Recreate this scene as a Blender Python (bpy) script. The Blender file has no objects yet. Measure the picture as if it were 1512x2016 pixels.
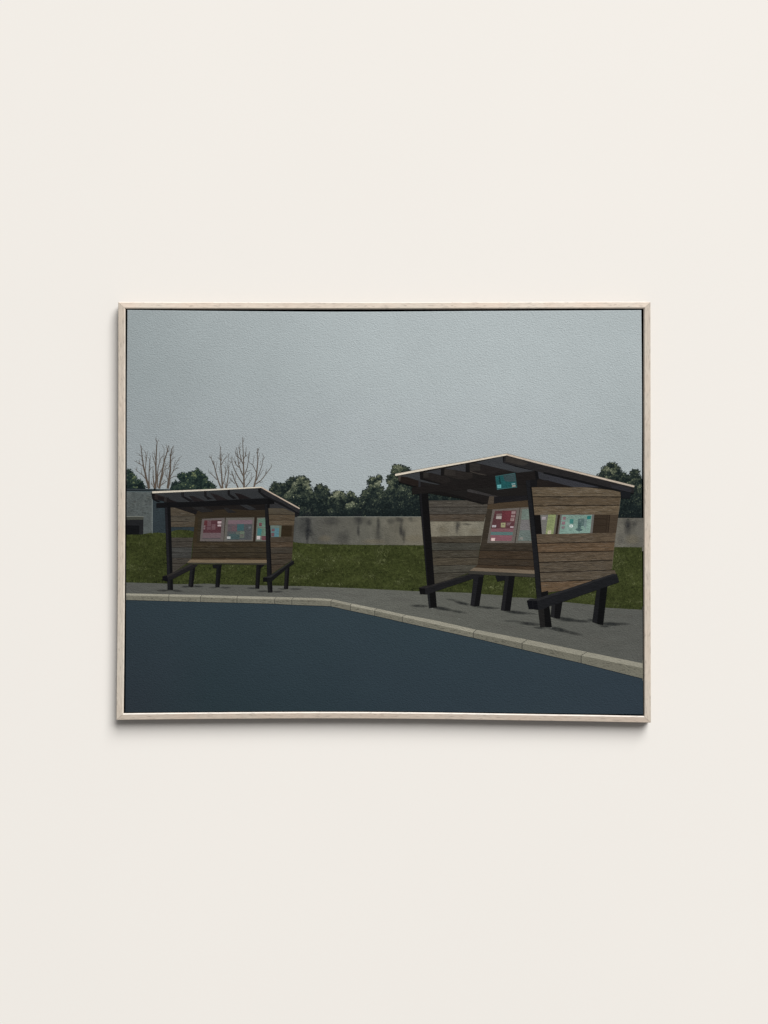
import bpy, math, random
from mathutils import Vector, Euler, noise as mnoise

random.seed(11)
scene = bpy.context.scene
COL = scene.collection

# ------------------------------------------------------------------ picture plane
# The painting was surveyed on a photograph 1512 x 2016 px; hits on its front plane give the drawing in metres.
CAM_LOC = Vector((0.05506540, -2.57950210, -0.04364241))
CAM_ROT = (1.58729960, -0.00239402, 0.02090764)
FPX = 3200.0
RM = Euler(CAM_ROT).to_matrix()
FRONT = -0.0220            # front face of the frame
CANVAS = -0.0205           # front face of the canvas
E_LIGHT = 1.07             # light level the paint colours were read at


def pl(x, y, yy=CANVAS):
    d = RM @ Vector(((x - 756.0) / FPX, -(y - 1008.0) / FPX, -1.0))
    t = (yy - CAM_LOC.y) / d.y
    p = CAM_LOC + d * t
    return (p.x, p.z)


def lin(c):
    c /= 255.0
    return c / 12.92 if c <= 0.04045 else ((c + 0.055) / 1.055) ** 2.4


def C(rgb, k=1.0):
    return tuple(min(1.0, lin(v) * k / E_LIGHT) for v in rgb[:3])


def mixc(a, b, t):
    return tuple(a[i] + (b[i] - a[i]) * t for i in range(3))


def Z(ox, oy, s):
    def f(*v):
        return [(ox + v[i] / s, oy + v[i + 1] / s) for i in range(0, len(v), 2)]
    return f


# ------------------------------------------------------------------ materials
def nt(m):
    m.use_nodes = True
    n = m.node_tree
    n.nodes.clear()
    return n


def canvas_bump(t, strength, principled, dist=0.0012):
    """embossed canvas tooth: the same weave under every colour"""
    tc = t.nodes.new('ShaderNodeTexCoord')
    mp = t.nodes.new('ShaderNodeMapping')
    mp.inputs['Rotation'].default_value = (0, math.radians(-14), 0)
    mp.inputs['Scale'].default_value = (1.0, 1.0, 1.55)
    t.links.new(tc.outputs['Object'], mp.inputs['Vector'])
    n1 = t.nodes.new('ShaderNodeTexNoise')
    n1.inputs['Scale'].default_value = 430
    n1.inputs['Detail'].default_value = 2
    n1.inputs['Roughness'].default_value = 0.6
    n1.inputs['Distortion'].default_value = 0.5
    t.links.new(mp.outputs['Vector'], n1.inputs['Vector'])
    b = t.nodes.new('ShaderNodeBump')
    b.inputs['Strength'].default_value = strength
    b.inputs['Distance'].default_value = dist
    t.links.new(n1.outputs['Fac'], b.inputs['Height'])
    t.links.new(b.outputs['Normal'], principled.inputs['Normal'])
    return tc


def noise_fac(t, tc, scale, stretch, lo, hi, detail=5, rough=0.6, rot=0.0, dist=0.0):
    mp = t.nodes.new('ShaderNodeMapping')
    mp.inputs['Scale'].default_value = stretch
    mp.inputs['Rotation'].default_value = (0, rot, 0)
    t.links.new(tc.outputs['Object'], mp.inputs['Vector'])
    n = t.nodes.new('ShaderNodeTexNoise')
    n.inputs['Scale'].default_value = scale
    n.inputs['Detail'].default_value = detail
    n.inputs['Roughness'].default_value = rough
    n.inputs['Distortion'].default_value = dist
    t.links.new(mp.outputs['Vector'], n.inputs['Vector'])
    r = t.nodes.new('ShaderNodeMapRange')
    r.inputs['From Min'].default_value = 0.3
    r.inputs['From Max'].default_value = 0.7
    r.inputs['To Min'].default_value = lo
    r.inputs['To Max'].default_value = hi
    t.links.new(n.outputs['Fac'], r.inputs['Value'])
    return r.outputs['Result']


def paint_mat(name, noises, bump=0.35, rough=0.75, spec=0.05, glaze=False):
    m = bpy.data.materials.new(name)
    t = nt(m)
    out = t.nodes.new('ShaderNodeOutputMaterial')
    p = t.nodes.new('ShaderNodeBsdfPrincipled')
    p.inputs['Roughness'].default_value = rough
    p.inputs['Specular IOR Level'].default_value = spec
    t.links.new(p.outputs[0], out.inputs[0])
    a = t.nodes.new('ShaderNodeAttribute')
    a.attribute_name = 'paint'
    tc = canvas_bump(t, bump, p)
    col = a.outputs['Color']
    for args in noises:
        f = noise_fac(t, tc, *args)
        vm = t.nodes.new('ShaderNodeVectorMath')
        vm.operation = 'SCALE'
        t.links.new(col, vm.inputs[0])
        t.links.new(f, vm.inputs['Scale'])
        col = vm.outputs[0]
    t.links.new(col, p.inputs['Base Color'])
    if glaze:
        f = noise_fac(t, tc, 160, (1, 1, 1.6), 0.55, 1.25)
        mu = t.nodes.new('ShaderNodeMath')
        mu.operation = 'MULTIPLY'
        mu.use_clamp = True
        t.links.new(a.outputs['Alpha'], mu.inputs[0])
        t.links.new(f, mu.inputs[1])
        t.links.new(mu.outputs[0], p.inputs['Alpha'])
    return m


M = {
    'sky': paint_mat('sky paint', [(14, (1, 1, 1), 0.975, 1.025, 3), (420, (1, 1, 1.6), 0.97, 1.03, 2)], bump=1.0),
    'plain': paint_mat('flat paint', [(300, (1, 1, 1.6), 0.92, 1.08, 3)], bump=0.75),
    'road': paint_mat('road paint', [(10, (1, 1, 1.5), 0.97, 1.03, 3), (300, (1, 1, 2.2), 0.96, 1.04, 3)], bump=1.0),
    'pave': paint_mat('pavement paint', [(45, (0.6, 1, 2.4), 0.93, 1.07, 4), (300, (0.6, 1, 2), 0.92, 1.08, 3)], bump=1.0),
    'kerb': paint_mat('kerb paint', [(70, (1, 1, 1.6), 0.93, 1.07, 4), (420, (1, 1, 1.6), 0.93, 1.07, 3)], bump=1.0),
    'wood': paint_mat('plank paint', [(60, (0.45, 1, 4), 0.86, 1.14, 5), (260, (0.16, 1, 4.5), 0.84, 1.16, 4)], bump=0.75),
    'dark': paint_mat('black timber paint', [(190, (0.5, 1, 2), 0.8, 1.22, 3)], bump=0.75),
    'grass': paint_mat('lawn paint', [(26, (1, 1, 1.9), 0.72, 1.28, 4), (190, (1, 1, 1.4), 0.55, 1.5, 5)], bump=0.75),
    'wallp': paint_mat('concrete paint', [(30, (1, 1, 0.6), 0.8, 1.2, 5), (110, (1, 1, 0.8), 0.9, 1.1, 4), (260, (1, 1, 1.4), 0.9, 1.1, 4)], bump=1.0),
    'house': paint_mat('mottled house paint', [(60, (1.5, 1, 0.8), 0.78, 1.24, 6, 0.65, 0.3), (260, (1, 1, 1.3), 0.85, 1.15, 4)], bump=1.0),
    'daub': paint_mat('daubed paint', [(420, (1, 1, 1), 0.9, 1.1, 2)], bump=0.75),
    'glaze': paint_mat('thin glaze', [], bump=0.8, glaze=True),
}


def wood_mat(name, rgb, along_x):
    m = bpy.data.materials.new(name)
    t = nt(m)
    out = t.nodes.new('ShaderNodeOutputMaterial')
    p = t.nodes.new('ShaderNodeBsdfPrincipled')
    p.inputs['Roughness'].default_value = 0.55
    p.inputs['Specular IOR Level'].default_value = 0.25
    t.links.new(p.outputs[0], out.inputs[0])
    tc = t.nodes.new('ShaderNodeTexCoord')
    st = (0.11, 1, 1) if along_x else (1, 1, 0.11)
    broad = noise_fac(t, tc, 60, (st[0] * 0.6, 1, st[2] * 0.6), 0.94, 1.05, 3)
    fine = noise_fac(t, tc, 700, st, 0.86, 1.1, 4, 0.65)
    # short dark pores
    mp = t.nodes.new('ShaderNodeMapping')
    mp.inputs['Scale'].default_value = (0.16, 1, 1) if along_x else (1, 1, 0.16)
    t.links.new(tc.outputs['Object'], mp.inputs['Vector'])
    n = t.nodes.new('ShaderNodeTexNoise')
    n.inputs['Scale'].default_value = 620
    n.inputs['Detail'].default_value = 2
    t.links.new(mp.outputs['Vector'], n.inputs['Vector'])
    r = t.nodes.new('ShaderNodeMapRange')
    r.inputs['From Min'].default_value = 0.58
    r.inputs['From Max'].default_value = 0.7
    r.inputs['To Min'].default_value = 1.0
    r.inputs['To Max'].default_value = 0.74
    t.links.new(n.outputs['Fac'], r.inputs['Value'])
    hue = t.nodes.new('ShaderNodeMix')
    hue.data_type = 'RGBA'
    c = C(rgb)
    hue.inputs['A'].default_value = (c[0], c[1], c[2], 1)
    hue.inputs['B'].default_value = (c[0] * 1.02, c[1] * 0.97, c[2] * 0.95, 1)
    hf = noise_fac(t, tc, 22, (1, 1, 1), 0, 1, 2)
    t.links.new(hf, hue.inputs['Factor'])
    col = hue.outputs['Result']
    for f in (broad, fine, r.outputs['Result']):
        vm = t.nodes.new('ShaderNodeVectorMath')
        vm.operation = 'SCALE'
        t.links.new(col, vm.inputs[0])
        t.links.new(f, vm.inputs['Scale'])
        col = vm.outputs[0]
    t.links.new(col, p.inputs['Base Color'])
    b = t.nodes.new('ShaderNodeBump')
    b.inputs['Strength'].default_value = 0.25
    b.inputs['Distance'].default_value = 0.0004
    t.links.new(n.outputs['Fac'], b.inputs['Height'])
    t.links.new(b.outputs['Normal'], p.inputs['Normal'])
    return m


def plain_mat(name, rgb_lin, rough=0.9, spec=0.1, bump=None):
    m = bpy.data.materials.new(name)
    t = nt(m)
    out = t.nodes.new('ShaderNodeOutputMaterial')
    p = t.nodes.new('ShaderNodeBsdfPrincipled')
    p.inputs['Roughness'].default_value = rough
    p.inputs['Specular IOR Level'].default_value = spec
    t.links.new(p.outputs[0], out.inputs[0])
    tc = t.nodes.new('ShaderNodeTexCoord')
    f = noise_fac(t, tc, 1.3, (1, 1, 1), 0.994, 1.006, 3)
    vm = t.nodes.new('ShaderNodeVectorMath')
    vm.operation = 'SCALE'
    vm.inputs[0].default_value = rgb_lin
    t.links.new(f, vm.inputs['Scale'])
    t.links.new(vm.outputs[0], p.inputs['Base Color'])
    if bump:
        n = t.nodes.new('ShaderNodeTexNoise')
        n.inputs['Scale'].default_value = bump
        n.inputs['Detail'].default_value = 4
        t.links.new(tc.outputs['Object'], n.inputs['Vector'])
        b = t.nodes.new('ShaderNodeBump')
        b.inputs['Strength'].default_value = 0.03
        b.inputs['Distance'].default_value = 0.0005
        t.links.new(n.outputs['Fac'], b.inputs['Height'])
        t.links.new(b.outputs['Normal'], p.inputs['Normal'])
    return m


# ------------------------------------------------------------------ top-level thing
pic = bpy.data.objects.new('framed_painting', None)
COL.objects.link(pic)
pic.location = (0, 0, 0)
pic.empty_display_size = 0.1
pic['label'] = 'pale wood framed canvas painting of two timber bus shelters, hanging on the cream wall'
pic['category'] = 'painting'


def link(name, me, mat, parent, label=None):
    o = bpy.data.objects.new(name, me)
    COL.objects.link(o)
    if parent is not None:
        o.parent = parent
    for mm in (mat if isinstance(mat, (list, tuple)) else [mat]):
        me.materials.append(mm)
    if label:
        o['label'] = label
    return o


# ------------------------------------------------------------------ paint layers


def curve(*kv):
    """edge that bows a little: smooth interpolation through measured points"""
    xs, ys = list(kv[0::2]), list(kv[1::2])

    def f(x):
        i = 0
        while i < len(xs) - 2 and x > xs[i + 1]:
            i += 1

        def sl(j):
            if j == 0:
                return (ys[1] - ys[0]) / (xs[1] - xs[0])
            if j == len(xs) - 1:
                return (ys[-1] - ys[-2]) / (xs[-1] - xs[-2])
            return (ys[j + 1] - ys[j - 1]) / (xs[j + 1] - xs[j - 1])
        h = xs[i + 1] - xs[i]
        t = max(0.0, min(1.0, (x - xs[i]) / h))
        t2, t3 = t * t, t * t * t
        return ((2 * t3 - 3 * t2 + 1) * ys[i] + (t3 - 2 * t2 + t) * h * sl(i) + (-2 * t3 + 3 * t2) * ys[i + 1] + (t3 - t2) * h * sl(i + 1))
    return f


CQ = [(250.2, 609.8), (1262.9, 610.4), (1266.6, 1407.4), (246.0, 1403.2)]     # canvas corners
C_TOP = curve(248, 609.8, 440, 612.0, 680, 613.4, 920, 612.2, 1120, 611, 1266, 610.2)
C_BOT = curve(246, 1403.2, 440, 1401.8, 640, 1400.9, 840, 1401.9, 1040, 1404.7, 1180, 1406.4, 1268, 1407.4)
C_LEFT = curve(608, 250.2, 800, 249.0, 1000, 248.9, 1200, 247.8, 1404, 246.0)
C_RIGHT = curve(608, 1263.0, 800, 1264.3, 1000, 1264.2, 1200, 1265.5, 1408, 1266.6)


def quad_pt(u, w, edges, d):
    """point of a bowed quad; d = inset (top, right, bottom, left) in survey pixels"""
    t, r, b, l = edges
    x, y = 750.0, 1000.0
    for k in range(6):
        xa, xb = l(y) + d[3], r(y) - d[1]
        x = xa + (xb - xa) * u
        ya, yb = t(x) + d[0], b(x) - d[2]
        y = ya + (yb - ya) * w
    return (x, y)


INS = 1.3


def inset_quad(q, d):
    n = len(q)
    ls = []
    for i in range(n):
        a, b = Vector(q[i]), Vector(q[(i + 1) % n])
        u = (b - a).normalized()
        nrm = Vector((-u.y, u.x))
        dd = d[i] if isinstance(d, (list, tuple)) else d
        ls.append((a + nrm * dd, u))
    res = []
    for i in range(n):
        p, u = ls[i - 1]
        q2, v = ls[i]
        den = u.x * v.y - u.y * v.x
        w = q2 - p
        t = (w.x * v.y - w.y * v.x) / den
        r = p + u * t
        res.append((r.x, r.y))
    return res


CI = inset_quad(CQ, INS)
CI[2] = (CI[2][0], CI[2][1] + 6)
CI[3] = (CI[3][0], CI[3][1] + 6)


def clip_half(poly, a, b, keep=1):
    """keep the part of poly on the right-hand (image: below / inside) side of a->b"""
    def side(p):
        return keep * ((b[0] - a[0]) * (p[1] - a[1]) - (b[1] - a[1]) * (p[0] - a[0]))
    out = []
    n = len(poly)
    for i in range(n):
        p, q = poly[i], poly[(i + 1) % n]
        sp, sq = side(p), side(q)
        if sp >= 0:
            out.append(p)
        if (sp > 0 and sq < 0) or (sp < 0 and sq > 0):
            t = sp / (sp - sq)
            out.append((p[0] + (q[0] - p[0]) * t, p[1] + (q[1] - p[1]) * t))
    return out


def clip_canvas(poly):
    if all(262 < p[0] < 1250 and 625 < p[1] < 1390 for p in poly):
        return poly
    for i in range(4):
        poly = clip_half(poly, CI[i], CI[(i + 1) % 4])
        if len(poly) < 3:
            return []
    return poly


class Lv:
    """running paint height in metres above the canvas"""
    def __init__(self, mm):
        self.h = mm * 1e-3

    def next(self, step=0.005e-3):
        self.h += step
        return self.h


class Paint:
    def __init__(self, lv):
        self.v, self.f, self.c, self.m, self.lv = [], [], [], [], lv
        self.mats = []

    def mi(self, key):
        if key not in self.mats:
            self.mats.append(key)
        return self.mats.index(key)

    def poly(self, pts, rgb, mat='plain', h=None, a=1.0, cols=None, clip=True):
        if clip and cols is None:
            pts = clip_canvas(list(pts))
        if len(pts) < 3:
            return
        if h is None:
            h = self.lv.next()
        # one winding for every face: towards the room
        ar = sum(pts[i][0] * pts[(i + 1) % len(pts)][1] - pts[(i + 1) % len(pts)][0] * pts[i][1] for i in range(len(pts)))
        idx = list(range(len(pts)))
        if ar > 0:
            idx.reverse()
        b = len(self.v)
        cc = []
        for i in idx:
            x, z = pl(*pts[i])
            self.v.append((x, CANVAS - h * 0.4, z))
            if cols is not None:
                q = cols[i]
                cc.append((*C(q), q[3] if len(q) > 3 else 1.0))
            else:
                cc.append((*C(rgb), a))
        self.f.append(list(range(b, b + len(pts))))
        self.c.append(cc)
        self.m.append(self.mi(mat))

    def stroke(self, pts, w0, w1, rgb, mat='plain', h=None, rgb1=None):
        """tapered brush line"""
        if h is None:
            h = self.lv.next(0.003e-3)
        n = len(pts)
        L, R = [], []
        for i, p in enumerate(pts):
            a = Vector(pts[max(0, i - 1)])
            b = Vector(pts[min(n - 1, i + 1)])
            u = (b - a)
            u = u.normalized() if u.length > 1e-6 else Vector((1, 0))
            w = (w0 + (w1 - w0) * i / (n - 1)) * 0.5
            L.append((p[0] - u.y * w, p[1] + u.x * w))
            R.append((p[0] + u.y * w, p[1] - u.x * w))
        for i in range(n - 1):
            t = i / (n - 1)
            col = rgb if rgb1 is None else mixc(rgb, rgb1, t)
            self.poly([L[i], L[i + 1], R[i + 1], R[i]], col, mat, h)

    def blob(self, x, y, rx, ry, rgb, a, rot=0.0, mat='glaze', n=18, core=0.35):
        """feathered glaze: full in the middle, nothing at the rim"""
        h = self.lv.next(0.003e-3)
        ca, sa = math.cos(rot), math.sin(rot)

        def pt(k, r):
            t = 2 * math.pi * k / n
            ex = math.cos(t) * rx * r
            ey = math.sin(t) * ry * r
            return (x + ex * ca - ey * sa, y + ex * sa + ey * ca)
        rings = [(core, a), (0.68, a * 0.5), (1.0, 0.0)]
        self.poly([pt(k, core) for k in range(n)], rgb, mat, h, cols=[(*rgb, a)] * n)
        for (r0, a0), (r1, a1) in zip(rings, rings[1:]):
            for k in range(n):
                self.poly([pt(k, r0), pt(k + 1, r0), pt(k + 1, r1), pt(k, r1)], rgb, mat, h,
                          cols=[(*rgb, a0), (*rgb, a0), (*rgb, a1), (*rgb, a1)])

    def build(self, name, parent, label=None):
        me = bpy.data.meshes.new(name)
        me.from_pydata(self.v, [], self.f)
        at = me.color_attributes.new('paint', 'FLOAT_COLOR', 'CORNER')
        flat = []
        for cc in self.c:
            for q in cc:
                flat.extend(q)
        at.data.foreach_set('color', flat)
        me.polygons.foreach_set('material_index', self.m)
        me.update()
        return link(name, me, [M[k] for k in self.mats], parent, label)


def inside(p, poly):
    x, y = p
    r = False
    n = len(poly)
    j = n - 1
    for i in range(n):
        xi, yi = poly[i]
        xj, yj = poly[j]
        if (yi > y) != (yj > y) and x < (xj - xi) * (y - yi) / (yj - yi) + xi:
            r = not r
        j = i
    return r


def rnd_in(poly):
    xs = [p[0] for p in poly]
    ys = [p[1] for p in poly]
    while True:
        p = (random.uniform(min(xs), max(xs)), random.uniform(min(ys), max(ys)))
        if inside(p, poly):
            return p


def area(poly):
    return abs(sum(poly[i][0] * poly[(i + 1) % len(poly)][1] - poly[(i + 1) % len(poly)][0] * poly[i][1] for i in range(len(poly)))) / 2


# ------------------------------------------------------------------ canvas (its ground is the painted sky)
SKY_X = [244, 500, 756, 1010, 1270]
SKY_Y = [605, 740, 870, 1020]
SKY = [[(154, 163, 165), (169, 178, 180), (178, 187, 189), (179, 188, 190), (175, 184, 186)],
       [(151, 160, 162), (164, 173, 175), (174, 183, 185), (177, 186, 188), (174, 183, 185)],
       [(150, 158, 161), (160, 168, 171), (169, 177, 180), (172, 180, 183), (168, 177, 179)],
       [(154, 162, 165), (162, 171, 173), (167, 176, 178), (170, 179, 182), (170, 179, 181)]]


def interp(arr, v):
    for i in range(len(arr) - 1):
        if v <= arr[i + 1]:
            return i, max(0.0, min(1.0, (v - arr[i]) / (arr[i + 1] - arr[i])))
    return len(arr) - 2, 1.0


def sky_col(x, y):
    i, tx = interp(SKY_X, x)
    j, ty = interp(SKY_Y, y)
    tx = tx * tx * (3 - 2 * tx) * 0.5 + tx * 0.5
    return mixc(mixc(SKY[j][i], SKY[j][i + 1], tx), mixc(SKY[j + 1][i], SKY[j + 1][i + 1], tx), ty)


def rim_col(x, y):
    if x < 756:
        bands = [(958, None), (966, (34, 42, 44)), (1052, (92, 102, 103)), (1147, (56, 68, 28)), (1168, (84, 86, 84)),
                 (1181, (118, 116, 104)), (9999, (43, 54, 62))]
    else:
        bands = [(936, None), (1020, (32, 44, 44)), (1078, (118, 116, 106)), (1200, (54, 66, 30)), (1306, (84, 86, 84)),
                 (1336, (118, 116, 104)), (9999, (44, 58, 66))]
    for yb, c in bands:
        if y < yb:
            return c or sky_col(x, y)


def build_canvas():
    NX, NY = 36, 60
    v, f, c = [], [], []

    CE = (C_TOP, C_RIGHT, C_BOT, C_LEFT)
    px = []
    for j in range(NY + 1):
        for i in range(NX + 1):
            p = quad_pt(i / NX, j / NY, CE, (INS,) * 4)
            px.append(p)
            x, z = pl(*p)
            v.append((x, CANVAS, z))
    for j in range(NY):
        for i in range(NX):
            q = [j * (NX + 1) + i, (j + 1) * (NX + 1) + i, (j + 1) * (NX + 1) + i + 1, j * (NX + 1) + i + 1]
            f.append(q)
            c.append([(*C(sky_col(*px[k])), 1) for k in q])
    ring = [(i, 0) for i in range(NX)] + [(NX, j) for j in range(NY)] + [(i, NY) for i in range(NX, 0, -1)] + [(0, j) for j in range(NY, 0, -1)]
    top = [j * (NX + 1) + i for i, j in ring]
    prev = top
    n = len(ring)
    for k, (ins, dep) in enumerate([(0.55, 0.0003), (0.12, 0.0011), (0.0, 0.0024), (0.0, 0.013)]):
        cur = []
        for (i, j) in ring:
            p = quad_pt(i / NX, j / NY, CE, (ins,) * 4)
            px.append(p)
            x, z = pl(*p)
            v.append((x, CANVAS + dep, z))
            cur.append(len(v) - 1)
        for s in range(n):
            a, b = s, (s + 1) % n
            face = [prev[a], prev[b], cur[b], cur[a]]
            f.append(face)
            mid = ((px[prev[a]][0] + px[prev[b]][0]) / 2, (px[prev[a]][1] + px[prev[b]][1]) / 2)
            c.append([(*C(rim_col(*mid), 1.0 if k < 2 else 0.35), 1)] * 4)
        prev = cur
    me = bpy.data.meshes.new('canvas')
    me.from_pydata(v, [], f)
    at = me.color_attributes.new('paint', 'FLOAT_COLOR', 'CORNER')
    at.data.foreach_set('color', [k for cc in c for q in cc for k in q])
    me.update()
    link('canvas', me, M['sky'], pic, 'stretched canvas with a pale grey blue painted sky')


build_canvas()


# ------------------------------------------------------------------ bare trees
z5 = Z(240, 840, 7.56)
z6 = Z(400, 840, 7.56)
TR = (90, 80, 71)
lv_tree = Lv(0.02)


def bare_tree(zz, branches):
    p = Paint(lv_tree)
    for w0, w1, *pts in branches:
        q = zz(*pts)
        # slight waver of the hand between the points
        s = []
        for i in range(len(q) - 1):
            a, b = q[i], q[i + 1]
            for t in (0, 0.5):
                j = 0.35 if t else 0
                s.append((a[0] + (b[0] - a[0]) * t + random.uniform(-j, j), a[1] + (b[1] - a[1]) * t + random.uniform(-j, j)))
        s.append(q[-1])
        k = random.uniform(0.92, 1.06)
        p.stroke(s, w0 / 7.56 * 1.0, max(w1, 4.6) / 7.56, tuple(x * k for x in TR), 'daub', rgb1=(82 * k, 75 * k, 68 * k))
        if w0 >= 8:
            for _ in range(4 if w0 > 15 else 2):
                i = random.randrange(max(1, len(s) // 2), len(s))
                b, a = s[i], s[max(0, i - 1)]
                u = Vector((b[0] - a[0], b[1] - a[1]))
                if u.length < .1:
                    continue
                u.normalize()
                sd = random.choice((-1, 1))
                d = Vector((u.x * .75 - sd * u.y * .6, u.y * .75 + sd * u.x * .6))
                L = random.uniform(3, 7)
                e = (b[0] + d.x * L, b[1] + d.y * L - L * .25)
                p.stroke([b, (b[0] + d.x * L * .5, b[1] + d.y * L * .5), e], .7, .4, (88, 82, 76), 'daub')
    p.build('painted_bare_tree', pic)


bare_tree(z5, [
    (36, 6, 405, 922, 370, 800, 345, 680, 320, 590, 300, 450, 290, 340, 287, 285),
    (12, 4, 320, 592, 270, 555, 180, 505), (8, 4, 272, 556, 252, 518), (9, 4, 297, 445, 250, 404),
    (14, 5, 376, 805, 300, 712, 220, 655), (8, 4, 296, 704, 286, 650), (6, 4, 290, 345, 268, 258), (6, 4, 290, 350, 314, 314),
    (8, 4, 228, 672, 210, 630), (12, 4, 346, 680, 358, 540, 356, 400, 328, 345), (8, 4, 362, 520, 386, 358), (6, 4, 356, 420, 358, 378)])
bare_tree(z5, [(22, 6, 408, 915, 404, 750, 412, 560, 426, 440), (10, 4, 410, 655, 442, 606), (5, 4, 412, 560, 412, 480)])
bare_tree(z5, [
    (34, 6, 497, 922, 510, 800, 505, 600, 515, 350, 524, 235, 503, 172), (7, 4, 523, 240, 547, 196), (13, 4, 502, 590, 470, 480, 448, 422),
    (8, 4, 500, 490, 476, 348), (22, 5, 484, 922, 466, 760, 461, 588), (10, 4, 472, 905, 434, 840), (7, 4, 445, 855, 440, 805),
    (16, 4, 520, 800, 540, 600, 580, 470, 607, 428), (7, 4, 560, 545, 561, 376)])
bare_tree(z5, [
    (34, 8, 555, 922, 580, 780, 610, 620, 640, 480, 680, 350, 691, 276), (18, 6, 532, 905, 534, 740, 610, 600),
    (10, 4, 622, 520, 630, 326), (9, 4, 660, 410, 706, 336), (7, 4, 676, 345, 658, 256), (12, 4, 585, 810, 640, 620, 684, 538),
    (7, 4, 640, 620, 655, 520), (14, 5, 560, 890, 640, 832, 672, 808), (8, 4, 588, 868, 640, 785)])
bare_tree(z5, [
    (38, 7, 682, 922, 702, 790, 720, 650, 725, 450, 740, 340, 771, 282), (7, 4, 720, 480, 714, 400), (9, 4, 734, 430, 776, 366),
    (9, 4, 728, 510, 777, 456), (11, 4, 720, 545, 690, 620, 638, 634), (14, 4, 712, 768, 770, 652, 838, 604), (9, 4, 716, 774, 775, 738, 806, 734),
    (11, 4, 752, 690, 800, 560, 862, 456), (6, 4, 804, 572, 848, 566), (7, 4, 768, 608, 800, 498), (12, 4, 690, 800, 645, 672),
    (9, 4, 700, 890, 732, 800), (6, 4, 678, 740, 676, 640)])
bare_tree(z6, [
    (26, 6, 290, 916, 280, 800, 268, 640, 262, 500, 254, 380, 259, 298), (9, 4, 262, 510, 236, 452), (11, 4, 270, 568, 310, 490, 358, 424),
    (8, 4, 273, 510, 277, 378), (5, 4, 258, 336, 270, 306), (24, 6, 272, 916, 230, 820, 190, 680, 160, 550, 149, 498),
    (8, 4, 154, 566, 120, 470, 97, 456), (5, 4, 122, 474, 131, 414), (7, 4, 190, 640, 208, 518), (11, 4, 206, 790, 140, 720, 86, 678),
    (6, 4, 131, 712, 130, 676), (6, 4, 256, 690, 234, 586), (13, 4, 298, 850, 330, 720, 365, 600, 380, 418), (8, 4, 326, 710, 343, 546)])
bare_tree(z6, [(22, 5, 344, 916, 365, 800, 378, 660, 380, 576), (10, 4, 335, 912, 329, 826), (8, 4, 358, 884, 402, 806)])
bare_tree(z6, [(20, 5, 520, 908, 470, 800, 430, 690, 424, 656), (8, 4, 440, 724, 392, 698), (9, 4, 474, 846, 406, 786), (7, 4, 484, 790, 493, 610),
               (5, 4, 428, 800, 420, 765)])
bare_tree(z6, [
    (28, 6, 610, 904, 606, 750, 600, 560, 595, 350, 587, 152), (6, 4, 597, 225, 611, 166), (16, 5, 602, 868, 530, 760, 470, 650, 430, 530, 416, 476),
    (6, 4, 422, 536, 384, 502), (6, 4, 428, 486, 433, 452), (18, 6, 605, 744, 560, 650, 530, 560, 512, 420, 499, 308),
    (11, 4, 532, 606, 480, 550, 458, 496), (6, 4, 486, 548, 489, 506), (14, 5, 600, 566, 560, 490, 490, 430, 476, 366),
    (12, 5, 572, 508, 540, 380, 535, 276), (6, 4, 545, 384, 560, 330), (12, 5, 600, 486, 630, 430, 641, 296), (6, 4, 618, 446, 656, 428),
    (13, 5, 622, 710, 660, 600, 678, 480, 680, 396), (5, 4, 680, 486, 693, 366), (7, 4, 646, 668, 718, 642), (8, 4, 614, 806, 684, 686),
    (14, 5, 632, 898, 690, 830, 734, 752), (6, 4, 712, 780, 722, 680), (6, 4, 542, 548, 562, 496), (5, 4, 544, 270, 555, 235)])
bare_tree(z6, [
    (26, 6, 757, 898, 785, 780, 800, 660, 815, 500, 808, 400, 805, 316), (6, 4, 818, 490, 842, 396), (5, 4, 812, 406, 832, 318),
    (11, 4, 796, 690, 740, 570, 692, 540), (6, 4, 740, 574, 762, 426), (13, 5, 796, 800, 840, 680, 880, 560, 897, 436),
    (5, 4, 860, 570, 858, 506), (6, 4, 888, 506, 914, 456), (15, 4, 780, 856, 860, 800, 930, 710, 1000, 620, 1020, 592),
    (6, 4, 934, 712, 946, 626), (6, 4, 820, 824, 890, 820), (6, 4, 828, 746, 886, 642)])


# ------------------------------------------------------------------ leafy bushes behind the wall
def ramp(stops, t):
    t = max(0.0, min(1.0, t))
    for (a, ca), (b, cb) in zip(stops, stops[1:]):
        if t <= b:
            return mixc(ca, cb, (t - a) / (b - a))
    return stops[-1][1]


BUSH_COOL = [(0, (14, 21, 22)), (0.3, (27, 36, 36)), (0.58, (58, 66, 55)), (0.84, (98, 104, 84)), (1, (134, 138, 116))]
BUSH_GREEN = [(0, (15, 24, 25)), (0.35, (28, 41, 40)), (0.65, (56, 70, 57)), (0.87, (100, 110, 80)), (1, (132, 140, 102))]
lv_bush = Lv(0.20)


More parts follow.
